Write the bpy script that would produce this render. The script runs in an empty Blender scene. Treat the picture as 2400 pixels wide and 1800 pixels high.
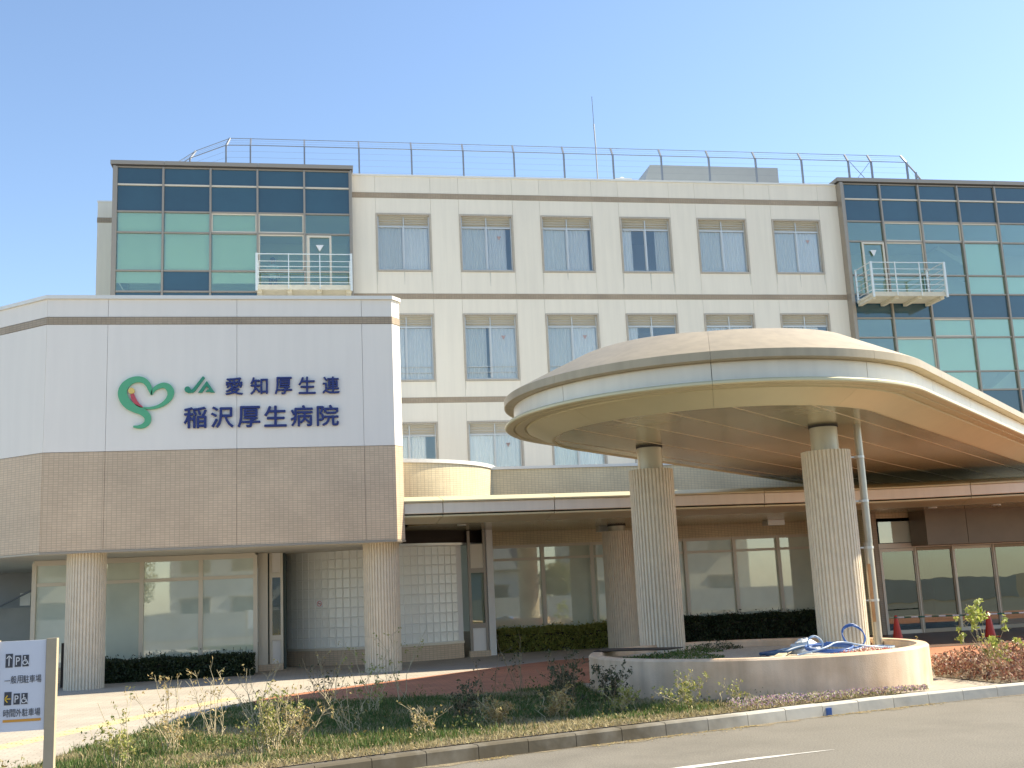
import bpy, math, random
import numpy as np
from mathutils import Vector, Matrix
random.seed(7); rng = np.random.default_rng(11)
sc = bpy.context.scene
COL = sc.collection
R = math.radians

# ------------------------------------------------------------------ camera
cam_d = bpy.data.cameras.new('camera'); cam = bpy.data.objects.new('camera', cam_d); COL.objects.link(cam)
cr = Vector((0.98376, -0.17369, -0.04531)); cu = Vector((0.01175, -0.18956, 0.9818)); cf = Vector((0.17912, 0.96638, 0.18444))
cm = Matrix((cr, cu, -cf)).transposed().to_4x4(); cm.translation = Vector((0, 0, 1.75))
cam.matrix_world = cm
cam_d.sensor_width = 36; cam_d.lens = 39.0; cam_d.clip_start = 0.1; cam_d.clip_end = 2000
sc.camera = cam

# ------------------------------------------------------------------ world, sun, exposure
SUN_EL = 42.0; SUN_AZ = 9.0      # azimuth measured from +X towards +Y
world = bpy.data.worlds.new('World'); sc.world = world; world.use_nodes = True
wn = world.node_tree.nodes; wl = world.node_tree.links; wn.clear()
sky = wn.new('ShaderNodeTexSky'); sky.sky_type = 'NISHITA'; sky.sun_disc = False
sky.sun_elevation = R(SUN_EL); sky.sun_rotation = R(90 - SUN_AZ)
sky.air_density = 1.0; sky.dust_density = 0.35; sky.ozone_density = 1.7; sky.altitude = 10
bgn = wn.new('ShaderNodeBackground'); bgn.inputs[1].default_value = 0.116
wo = wn.new('ShaderNodeOutputWorld'); wl.new(sky.outputs[0], bgn.inputs[0]); wl.new(bgn.outputs[0], wo.inputs[0])
sl = bpy.data.lights.new('sun', 'SUN'); so = bpy.data.objects.new('sun', sl); COL.objects.link(so)
sl.energy = 5.0; sl.angle = R(0.53); sl.color = (1.0, 0.89, 0.69)
sd = Vector((math.cos(R(SUN_EL)) * math.cos(R(SUN_AZ)), math.cos(R(SUN_EL)) * math.sin(R(SUN_AZ)), math.sin(R(SUN_EL))))
so.rotation_euler = sd.to_track_quat('Z', 'Y').to_euler(); so.location = (60, 0, 60)
sc.view_settings.view_transform = 'Standard'; sc.view_settings.look = 'None'
sc.view_settings.exposure = 1.1; sc.view_settings.gamma = 1.0

# ------------------------------------------------------------------ materials
MATS = {}
def nmat(name):
    m = bpy.data.materials.new(name); m.use_nodes = True; nt = m.node_tree
    b = nt.nodes['Principled BSDF']; MATS[name] = m
    return m, nt, b
def objvar(N, L, last, ov):
    oi = N.new('ShaderNodeObjectInfo'); mo = N.new('ShaderNodeMapRange'); mo.inputs[3].default_value = 1 - ov; mo.inputs[4].default_value = 1 + ov * .6
    L.new(oi.outputs['Random'], mo.inputs[0]); mu = N.new('ShaderNodeMath'); mu.operation = 'MULTIPLY'; L.new(last, mu.inputs[0]); L.new(mo.outputs[0], mu.inputs[1]); return mu.outputs[0]
def mat(name, c, rough=0.6, metal=0.0, ov=0.0, var=0.0, scale=3.0, bump=0.0, bscale=40.0, ior=1.5, streak=0.0, alpha=None):
    m, nt, b = nmat(name); N = nt.nodes; L = nt.links
    b.inputs['Roughness'].default_value = rough; b.inputs['Metallic'].default_value = metal; b.inputs['IOR'].default_value = ior
    b.inputs['Base Color'].default_value = (*c, 1)
    tc = N.new('ShaderNodeTexCoord')
    if var > 0 or streak > 0:
        n = N.new('ShaderNodeTexNoise'); n.inputs['Scale'].default_value = scale; n.inputs['Detail'].default_value = 6; n.inputs['Roughness'].default_value = 0.65
        L.new(tc.outputs['Object'], n.inputs['Vector'])
        mp = N.new('ShaderNodeMapRange'); mp.inputs[1].default_value = 0.25; mp.inputs[2].default_value = 0.75
        mp.inputs[3].default_value = 1 - var; mp.inputs[4].default_value = 1 + var
        L.new(n.outputs[0], mp.inputs[0])
        hs = N.new('ShaderNodeHueSaturation'); hs.inputs['Color'].default_value = (*c, 1)
        last = mp.outputs[0]
        if streak > 0:
            mpn = N.new('ShaderNodeMapping'); mpn.inputs['Scale'].default_value = (5.0, 5.0, 0.35)
            L.new(tc.outputs['Object'], mpn.inputs['Vector'])
            n2 = N.new('ShaderNodeTexNoise'); n2.inputs['Scale'].default_value = 1.3; n2.inputs['Detail'].default_value = 8
            L.new(mpn.outputs[0], n2.inputs['Vector'])
            m2 = N.new('ShaderNodeMapRange'); m2.inputs[1].default_value = 0.35; m2.inputs[2].default_value = 0.62
            m2.inputs[3].default_value = 1 - streak; m2.inputs[4].default_value = 1.0
            L.new(n2.outputs[0], m2.inputs[0])
            mu = N.new('ShaderNodeMath'); mu.operation = 'MULTIPLY'; L.new(last, mu.inputs[0]); L.new(m2.outputs[0], mu.inputs[1]); last = mu.outputs[0]
        if ov > 0: last = objvar(N, L, last, ov)
        L.new(last, hs.inputs['Value']); L.new(hs.outputs[0], b.inputs['Base Color'])
    if bump > 0:
        nb = N.new('ShaderNodeTexNoise'); nb.inputs['Scale'].default_value = bscale; nb.inputs['Detail'].default_value = 4
        L.new(tc.outputs['Object'], nb.inputs['Vector'])
        bp = N.new('ShaderNodeBump'); bp.inputs['Strength'].default_value = bump; bp.inputs['Distance'].default_value = 0.02
        L.new(nb.outputs[0], bp.inputs['Height']); L.new(bp.outputs[0], b.inputs['Normal'])
    return m
def tile_mat(name, c1, c2, joint, w=0.1, h=0.05, j=0.006, rough=0.5, off=0.0, big=0.12, freq=1, bump=0.4):
    m, nt, b = nmat(name); N = nt.nodes; L = nt.links
    uv = N.new('ShaderNodeUVMap'); uv.uv_map = 'UV'
    br = N.new('ShaderNodeTexBrick'); br.offset = off; br.offset_frequency = 2; br.squash = 1
    br.inputs['Scale'].default_value = 1; br.inputs['Brick Width'].default_value = w; br.inputs['Row Height'].default_value = h
    br.inputs['Mortar Size'].default_value = j; br.inputs['Mortar Smooth'].default_value = 0.2
    br.inputs['Color1'].default_value = (*c1, 1); br.inputs['Color2'].default_value = (*c2, 1); br.inputs['Mortar'].default_value = (*joint, 1)
    L.new(uv.outputs[0], br.inputs['Vector'])
    n = N.new('ShaderNodeTexNoise'); n.inputs['Scale'].default_value = 0.9; n.inputs['Detail'].default_value = 7; L.new(uv.outputs[0], n.inputs['Vector'])
    mp = N.new('ShaderNodeMapRange'); mp.inputs[1].default_value = .3; mp.inputs[2].default_value = .7; mp.inputs[3].default_value = 1 - big; mp.inputs[4].default_value = 1 + big
    L.new(n.outputs[0], mp.inputs[0])
    hs = N.new('ShaderNodeHueSaturation'); L.new(br.outputs['Color'], hs.inputs['Color']); L.new(objvar(N, L, mp.outputs[0], .03), hs.inputs['Value'])
    L.new(hs.outputs[0], b.inputs['Base Color']); b.inputs['Roughness'].default_value = rough
    bp = N.new('ShaderNodeBump'); bp.inputs['Strength'].default_value = bump; bp.inputs['Distance'].default_value = 0.005; bp.invert = True
    L.new(br.outputs['Fac'], bp.inputs['Height']); L.new(bp.outputs[0], b.inputs['Normal'])
    return m
def glass_mat(name, tint, refl=0.12, rough=0.0, wave=0.0):
    m, nt, b = nmat(name); N = nt.nodes; L = nt.links; N.remove(b)
    out = [n for n in N if n.type == 'OUTPUT_MATERIAL'][0]
    tr = N.new('ShaderNodeBsdfTransparent'); tr.inputs[0].default_value = (*tint, 1)
    gl = N.new('ShaderNodeBsdfGlossy'); gl.inputs['Roughness'].default_value = rough; gl.inputs['Color'].default_value = (.95, 1, .98, 1)
    lw = N.new('ShaderNodeFresnel'); lw.inputs[0].default_value = 1.5
    mp = N.new('ShaderNodeMath'); mp.operation = 'ADD'; mp.use_clamp = True; mp.inputs[1].default_value = refl
    L.new(lw.outputs[0], mp.inputs[0])
    mx = N.new('ShaderNodeMixShader'); L.new(mp.outputs[0], mx.inputs[0]); L.new(tr.outputs[0], mx.inputs[1]); L.new(gl.outputs[0], mx.inputs[2])
    L.new(mx.outputs[0], out.inputs[0])
    if wave > 0:
        tc = N.new('ShaderNodeTexCoord'); n = N.new('ShaderNodeTexNoise'); n.inputs['Scale'].default_value = 1.2; n.inputs['Detail'].default_value = 1
        L.new(tc.outputs['Object'], n.inputs['Vector']); bp = N.new('ShaderNodeBump'); bp.inputs['Strength'].default_value = wave; bp.inputs['Distance'].default_value = 0.02
        L.new(n.outputs[0], bp.inputs['Height']); L.new(bp.outputs[0], gl.inputs['Normal'])
    return m
def film_mat(name, c, refl=0.25, wave=0.12, rough=0.02, var=0.12):
    # glass with a frosted film on its inner side: a pale diffuse body under a mirror-like face
    m, nt, b = nmat(name); N = nt.nodes; L = nt.links
    out = [n for n in N if n.type == 'OUTPUT_MATERIAL'][0]
    b.inputs['Base Color'].default_value = (*c, 1); b.inputs['Roughness'].default_value = 0.5; b.inputs['Specular IOR Level'].default_value = 0.1
    tc = N.new('ShaderNodeTexCoord')
    nv = N.new('ShaderNodeTexNoise'); nv.inputs['Scale'].default_value = 1.1; nv.inputs['Detail'].default_value = 3; L.new(tc.outputs['Object'], nv.inputs['Vector'])
    mr = N.new('ShaderNodeMapRange'); mr.inputs[1].default_value = .3; mr.inputs[2].default_value = .7; mr.inputs[3].default_value = 1 - var; mr.inputs[4].default_value = 1 + var
    L.new(nv.outputs[0], mr.inputs[0]); hs = N.new('ShaderNodeHueSaturation'); hs.inputs['Color'].default_value = (*c, 1); L.new(mr.outputs[0], hs.inputs['Value']); L.new(hs.outputs[0], b.inputs['Base Color'])
    gl = N.new('ShaderNodeBsdfGlossy'); gl.inputs['Roughness'].default_value = rough; gl.inputs['Color'].default_value = (.95, 1, .97, 1)
    n = N.new('ShaderNodeTexNoise'); n.inputs['Scale'].default_value = 0.9; n.inputs['Detail'].default_value = 1
    L.new(tc.outputs['Object'], n.inputs['Vector']); bp = N.new('ShaderNodeBump'); bp.inputs['Strength'].default_value = wave; bp.inputs['Distance'].default_value = 0.02
    L.new(n.outputs[0], bp.inputs['Height']); L.new(bp.outputs[0], gl.inputs['Normal'])
    fr = N.new('ShaderNodeFresnel'); fr.inputs[0].default_value = 1.5
    ad = N.new('ShaderNodeMath'); ad.operation = 'ADD'; ad.use_clamp = True; ad.inputs[1].default_value = refl; L.new(fr.outputs[0], ad.inputs[0])
    mx = N.new('ShaderNodeMixShader'); L.new(ad.outputs[0], mx.inputs[0]); L.new(b.outputs[0], mx.inputs[1]); L.new(gl.outputs[0], mx.inputs[2]); L.new(mx.outputs[0], out.inputs[0])
    return m
def leaf_mat(name, cols, rough=0.6, trans=0.25):
    m, nt, b = nmat(name); N = nt.nodes; L = nt.links
    out = [n for n in N if n.type == 'OUTPUT_MATERIAL'][0]
    g = N.new('ShaderNodeNewGeometry'); ra = N.new('ShaderNodeValToRGB'); cr_ = ra.color_ramp
    cr_.interpolation = 'LINEAR'
    while len(cr_.elements) < len(cols): cr_.elements.new(0.5)
    for i, c in enumerate(cols):
        cr_.elements[i].position = i / max(1, len(cols) - 1); cr_.elements[i].color = (*c, 1)
    L.new(g.outputs['Random Per Island'], ra.inputs[0]); L.new(ra.outputs[0], b.inputs['Base Color']); b.inputs['Roughness'].default_value = rough
    t = N.new('ShaderNodeBsdfTranslucent'); L.new(ra.outputs[0], t.inputs[0])
    mx = N.new('ShaderNodeMixShader'); mx.inputs[0].default_value = trans; L.new(b.outputs[0], mx.inputs[1]); L.new(t.outputs[0], mx.inputs[2]); L.new(mx.outputs[0], out.inputs[0])
    return m
def ground_mat(name, c1, c2, scale, bump=0.3, bscale=60, rough=0.9, c3=None, s3=0.6, speck=0.0):
    m, nt, b = nmat(name); N = nt.nodes; L = nt.links
    tc = N.new('ShaderNodeTexCoord')
    n = N.new('ShaderNodeTexNoise'); n.inputs['Scale'].default_value = scale; n.inputs['Detail'].default_value = 8; n.inputs['Roughness'].default_value = .65; L.new(tc.outputs['Object'], n.inputs['Vector'])
    mr = N.new('ShaderNodeMapRange'); mr.inputs[1].default_value = .3; mr.inputs[2].default_value = .7; L.new(n.outputs[0], mr.inputs[0])
    mx = N.new('ShaderNodeMix'); mx.data_type = 'RGBA'; mx.inputs[6].default_value = (*c1, 1); mx.inputs[7].default_value = (*c2, 1); L.new(mr.outputs[0], mx.inputs[0])
    last = mx.outputs[2]
    if c3:
        n3 = N.new('ShaderNodeTexNoise'); n3.inputs['Scale'].default_value = s3; n3.inputs['Detail'].default_value = 5; L.new(tc.outputs['Object'], n3.inputs['Vector'])
        m3 = N.new('ShaderNodeMapRange'); m3.inputs[1].default_value = .48; m3.inputs[2].default_value = .62; L.new(n3.outputs[0], m3.inputs[0])
        x3 = N.new('ShaderNodeMix'); x3.data_type = 'RGBA'; L.new(m3.outputs[0], x3.inputs[0]); L.new(last, x3.inputs[6]); x3.inputs[7].default_value = (*c3, 1); last = x3.outputs[2]
    if speck > 0:
        v = N.new('ShaderNodeTexNoise'); v.inputs['Scale'].default_value = 55; v.inputs['Detail'].default_value = 3; L.new(tc.outputs['Object'], v.inputs['Vector'])
        mv = N.new('ShaderNodeMapRange'); mv.inputs[1].default_value = .3; mv.inputs[2].default_value = .7; mv.inputs[3].default_value = 1 - speck; mv.inputs[4].default_value = 1 + speck; L.new(v.outputs[0], mv.inputs[0])
        hs = N.new('ShaderNodeHueSaturation'); L.new(last, hs.inputs['Color']); L.new(mv.outputs[0], hs.inputs['Value']); last = hs.outputs[0]
    L.new(last, b.inputs['Base Color']); b.inputs['Roughness'].default_value = rough
    nb = N.new('ShaderNodeTexNoise'); nb.inputs['Scale'].default_value = bscale; nb.inputs['Detail'].default_value = 3; L.new(tc.outputs['Object'], nb.inputs['Vector'])
    bp = N.new('ShaderNodeBump'); bp.inputs['Strength'].default_value = bump; bp.inputs['Distance'].default_value = 0.02; L.new(nb.outputs[0], bp.inputs['Height']); L.new(bp.outputs[0], b.inputs['Normal'])
    return m

mat('wing_white', (.86, .81, .735), .55, ov=.02, var=.015, scale=.7, streak=.025)
mat('main_cream', (.85, .785, .655), .6, ov=.025, var=.02, scale=.5, streak=.045)
mat('grime', (.60, .57, .48), .8, var=.1, scale=8)
mat('joint_dark', (.22, .21, .19), .8)
mat('coping_white', (.78, .77, .72), .4, var=.04)
tile_mat('wing_tile', (.68, .52, .355), (.62, .47, .32), (.48, .365, .25), .1, .05)
tile_mat('band_tile', (.42, .33, .23), (.38, .30, .205), (.30, .235, .165), .1, .05)
tile_mat('podium_tile', (.76, .64, .41), (.70, .585, .37), (.52, .435, .28), .1, .05)
tile_mat('frame_tile', (.52, .46, .37), (.47, .42, .34), (.36, .31, .25), .1, .05)
mat('canopy_panel', (.62, .56, .35), .38, .12, ov=.03, var=.05, scale=1.2)
mat('canopy_fascia', (.80, .735, .61), .4, .1, ov=.03, streak=.06, var=.04, scale=1.0)
mat('canopy_roof', (.46, .375, .245), .42, .1, ov=.04, var=.07, scale=1.6, streak=.11)
mat('canopy_gap', (.05, .045, .04), .8)
def soffit_mat(name, c, w=0.16):
    m, nt, b = nmat(name); N = nt.nodes; L = nt.links
    tc = N.new('ShaderNodeTexCoord'); mpn = N.new('ShaderNodeMapping'); mpn.inputs['Rotation'].default_value = (0, 0, R(-45)); L.new(tc.outputs['Object'], mpn.inputs['Vector'])
    br = N.new('ShaderNodeTexBrick'); br.offset = 0; br.inputs['Scale'].default_value = 1; br.inputs['Brick Width'].default_value = w; br.inputs['Row Height'].default_value = 60
    br.inputs['Mortar Size'].default_value = .006; br.inputs['Color1'].default_value = (*c, 1); br.inputs['Color2'].default_value = (c[0] * .9, c[1] * .9, c[2] * .88, 1); br.inputs['Mortar'].default_value = (c[0] * .45, c[1] * .45, c[2] * .45, 1)
    L.new(mpn.outputs[0], br.inputs['Vector'])
    n = N.new('ShaderNodeTexNoise'); n.inputs['Scale'].default_value = .8; n.inputs['Detail'].default_value = 5; L.new(tc.outputs['Object'], n.inputs['Vector'])
    mr = N.new('ShaderNodeMapRange'); mr.inputs[1].default_value = .3; mr.inputs[2].default_value = .7; mr.inputs[3].default_value = .88; mr.inputs[4].default_value = 1.12; L.new(n.outputs[0], mr.inputs[0])
    hs = N.new('ShaderNodeHueSaturation'); L.new(br.outputs[0], hs.inputs['Color']); L.new(objvar(N, L, mr.outputs[0], .06), hs.inputs['Value']); L.new(hs.outputs[0], b.inputs['Base Color'])
    b.inputs['Roughness'].default_value = .2; b.inputs['Metallic'].default_value = .45
    return m
soffit_mat('canopy_soffit', (.64, .58, .36))
mat('seam_light', (.74, .64, .44), .4, .2)
mat('soffit_plain', (.70, .64, .52), .6, var=.06, scale=1.5)
mat('column_stone', (.74, .645, .50), .75, var=.10, scale=6, bump=.5, bscale=70)
mat('column_neck', (.56, .53, .42), .4, .2, var=.05)
mat('pipe_metal', (.50, .47, .39), .35, .5, var=.08)
mat('rust', (.42, .24, .12), .8, var=.2, scale=8)
mat('frame_bronze', (.36, .31, .25), .4, .4)
mat('frame_beige', (.68, .61, .49), .4, .15)
mat('frame_alu', (.62, .62, .59), .35, .5)
mat('louver', (.66, .61, .50), .5, .1)
mat('spandrel', (.022, .07, .095), .06, ior=1.9, ov=.15, var=.15, scale=.5)
mat('roller_blind', (.86, .90, .80), .9, ov=.06, var=.04, scale=.8)
mat('interior', (.74, .78, .70), .9)
mat('interior_dark', (.10, .13, .12), .9)
mat('curtain', (.90, .90, .87), .9, ov=.08, var=.03, scale=2)
mat('curtain_thick', (.78, .79, .74), .9, ov=.12, var=.03, scale=2)
glass_mat('glass_green', (.87, .97, .88), .10, wave=.05)
glass_mat('glass_window', (1.0, 1.0, 1.0), .07, wave=.04)
glass_mat('glass_door', (.42, .52, .46), .10, wave=.10)
film_mat('glass_film', (.70, .74, .60), .19, wave=.05)
film_mat('glass_film_blue', (.60, .67, .58), .20, wave=.05)
def block_mat():
    m = film_mat('glass_block', (.84, .83, .76), .05, wave=.25, rough=.3, var=.04)
    return m
block_mat()
mat('block_mortar', (.80, .79, .75), .8)
mat('wood_panel', (.16, .115, .075), .35, .2, var=.12, scale=1.5)
mat('void_dark', (.03, .022, .016), .8)
mat('white_paint', (.80, .80, .77), .45, var=.03)
mat('white_metal', (.72, .76, .74), .4, .2)
mat('balcony_floor', (.66, .62, .50), .7, var=.12, scale=4)
mat('fence_grey', (.27, .29, .32), .5, .4)
mat('fence_wire', (.26, .28, .32), .5, .3)
mat('penthouse', (.40, .405, .40), .6, var=.04)
mat('letter_navy', (.012, .024, .16), .4)
mat('logo_green', (.10, .42, .22), .45)
mat('logo_teal', (.035, .27, .16), .45)
mat('logo_red', (.52, .08, .10), .45)
mat('logo_yellow', (.80, .58, .16), .45)
mat('sign_face', (.70, .73, .80), .35)
mat('sign_ink', (.06, .065, .08), .5)
mat('sign_white', (.8, .8, .8), .5)
mat('sign_orange', (.72, .34, .05), .5)
mat('sign_yellow', (.85, .55, .05), .5)
mat('post_beige', (.44, .37, .26), .55, var=.08, scale=6)
mat('mark_faded', (.50, .34, .30), .6)
mat('mark_red', (.65, .10, .08), .5)
mat('cone_red', (.62, .045, .02), .5, var=.08)
mat('bar_green', (.02, .14, .09), .5)
mat('hose_blue', (.06, .15, .42), .4, var=.15, scale=10)
mat('hose_pale', (.32, .44, .62), .4)
mat('bag_white', (.62, .67, .72), .35)
mat('tarp_blue', (.02, .07, .16), .5)
mat('concrete_wall', (.38, .38, .36), .8, var=.10, scale=1.5)
mat('skin', (.45, .28, .2), .6)
mat('shirt_white', (.75, .8, .82), .8)
mat('hair', (.02, .018, .016), .6)
mat('trousers', (.05, .07, .12), .8)
mat('plant_stem', (.30, .22, .12), .8)
mat('plant_stem_pale', (.50, .42, .26), .8)
ground_mat('asphalt', (.14, .128, .104), (.20, .183, .15), 1.1, .4, 120, .9, c3=(.185, .17, .14), s3=.22, speck=.3)
ground_mat('soil', (.13, .10, .06), (.20, .16, .10), 6, .8, 30, .95)
ground_mat('gravel', (.42, .38, .30), (.60, .55, .45), 14, 1.0, 45, .95, speck=.3)
def kerb_mat():
    m, nt, b = nmat('kerb'); N = nt.nodes; L = nt.links
    tc = N.new('ShaderNodeTexCoord'); sp = N.new('ShaderNodeSeparateXYZ'); L.new(tc.outputs['Object'], sp.inputs[0])
    n = N.new('ShaderNodeTexNoise'); n.inputs['Scale'].default_value = 3; n.inputs['Detail'].default_value = 8; L.new(tc.outputs['Object'], n.inputs['Vector'])
    a = N.new('ShaderNodeMapRange'); a.inputs[1].default_value = 3.6; a.inputs[2].default_value = 6.0; L.new(sp.outputs[0], a.inputs[0])
    ad = N.new('ShaderNodeMath'); ad.operation = 'MULTIPLY_ADD'; ad.inputs[1].default_value = .9; ad.inputs[2].default_value = -.42; L.new(n.outputs[0], ad.inputs[0])
    s = N.new('ShaderNodeMath'); s.operation = 'ADD'; s.use_clamp = True; L.new(a.outputs[0], s.inputs[0]); L.new(ad.outputs[0], s.inputs[1])
    mx = N.new('ShaderNodeMix'); mx.data_type = 'RGBA'; mx.inputs[6].default_value = (.105, .088, .058, 1); mx.inputs[7].default_value = (.50, .48, .42, 1); L.new(s.outputs[0], mx.inputs[0])
    L.new(mx.outputs[2], b.inputs['Base Color']); b.inputs['Roughness'].default_value = .9
    bp = N.new('ShaderNodeBump'); bp.inputs['Strength'].default_value = .6; bp.inputs['Distance'].default_value = .02; L.new(n.outputs[0], bp.inputs['Height']); L.new(bp.outputs[0], b.inputs['Normal'])
kerb_mat()
tile_mat('paver_beige', (.43, .38, .31), (.38, .335, .27), (.28, .25, .20), .2, .1, .006, .85, .5, .12)
tile_mat('paver_red', (.50, .20, .10), (.40, .155, .075), (.26, .12, .07), .2, .1, .006, .85, .5, .16)
tile_mat('paver_dark', (.16, .09, .06), (.13, .075, .05), (.08, .05, .035), .3, .3, .006, .5, .0, .12)
mat('tactile_yellow', (.52, .46, .25), .8, var=.15, scale=5)
def planter_mat():
    m, nt, b = nmat('planter_render'); N = nt.nodes; L = nt.links
    tc = N.new('ShaderNodeTexCoord')
    n = N.new('ShaderNodeTexNoise'); n.inputs['Scale'].default_value = 1.1; n.inputs['Detail'].default_value = 9; n.inputs['Roughness'].default_value = .6; L.new(tc.outputs['Object'], n.inputs['Vector'])
    mr = N.new('ShaderNodeMapRange'); mr.inputs[1].default_value = .35; mr.inputs[2].default_value = .65; L.new(n.outputs[0], mr.inputs[0])
    mx = N.new('ShaderNodeMix'); mx.data_type = 'RGBA'; mx.inputs[6].default_value = (.62, .43, .27, 1); mx.inputs[7].default_value = (.80, .62, .45, 1); L.new(mr.outputs[0], mx.inputs[0])
    mpn = N.new('ShaderNodeMapping'); mpn.inputs['Scale'].default_value = (4, 4, .35); L.new(tc.outputs['Object'], mpn.inputs['Vector'])
    n2 = N.new('ShaderNodeTexNoise'); n2.inputs['Scale'].default_value = 1.2; n2.inputs['Detail'].default_value = 6; L.new(mpn.outputs[0], n2.inputs['Vector'])
    m2 = N.new('ShaderNodeMapRange'); m2.inputs[1].default_value = .3; m2.inputs[2].default_value = .7; m2.inputs[3].default_value = .82; m2.inputs[4].default_value = 1.12; L.new(n2.outputs[0], m2.inputs[0])
    hs = N.new('ShaderNodeHueSaturation'); L.new(mx.outputs[2], hs.inputs['Color']); L.new(m2.outputs[0], hs.inputs['Value']); L.new(hs.outputs[0], b.inputs['Base Color']); b.inputs['Roughness'].default_value = .85
    nb = N.new('ShaderNodeTexNoise'); nb.inputs['Scale'].default_value = 60; L.new(tc.outputs['Object'], nb.inputs['Vector'])
    bp = N.new('ShaderNodeBump'); bp.inputs['Strength'].default_value = .4; bp.inputs['Distance'].default_value = .01; L.new(nb.outputs[0], bp.inputs['Height']); L.new(bp.outputs[0], b.inputs['Normal'])
planter_mat()
leaf_mat('grass', [(.035, .085, .015), (.07, .15, .025), (.11, .18, .04), (.24, .22, .09), (.05, .12, .02)], .7, .3)
leaf_mat('dry_grass', [(.38, .31, .16), (.50, .42, .24), (.28, .24, .12), (.42, .38, .2)], .8, .3)
leaf_mat('leaf_yellowgreen', [(.30, .34, .08), (.42, .40, .12), (.20, .26, .06), (.52, .42, .14)], .6, .3)
leaf_mat('leaf_dry', [(.40, .28, .10), (.55, .42, .18), (.28, .20, .09), (.48, .44, .16)], .7, .3)
leaf_mat('leaf_weed', [(.06, .11, .025), (.12, .17, .04), (.22, .22, .06), (.36, .26, .10), (.09, .13, .03)], .65, .25)
leaf_mat('leaf_hedge_shaded', [(.012, .022, .008), (.022, .040, .014), (.045, .065, .022), (.06, .085, .03)], .55, .1)  # near-black greens: shade on the hedges is painted into the leaf colour
leaf_mat('leaf_hedge_sunlit', [(.24, .26, .05), (.38, .38, .09), (.16, .20, .035), (.48, .44, .12)], .55, .25)  # leaf colour lightened to stand in for sunlight on the left lobby hedge
leaf_mat('leaf_red', [(.20, .07, .05), (.32, .13, .09), (.14, .06, .04), (.44, .28, .19), (.26, .17, .10), (.50, .38, .26)], .6, .25)
leaf_mat('leaf_shade', [(.05, .08, .03), (.10, .085, .045), (.04, .08, .025), (.16, .12, .07), (.08, .12, .04)], .7, .2)
leaf_mat('flower_mix', [(.62, .60, .52), (.42, .22, .42), (.60, .55, .30), (.20, .26, .09), (.5, .35, .5)], .6, .3)
leaf_mat('flower_red', [(.5, .05, .05), (.55, .18, .12), (.6, .35, .3), (.14, .2, .06)], .6, .3)
leaf_mat('leaf_fresh', [(.38, .46, .08), (.55, .58, .16), (.26, .36, .06), (.62, .60, .22)], .5, .35)

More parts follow.
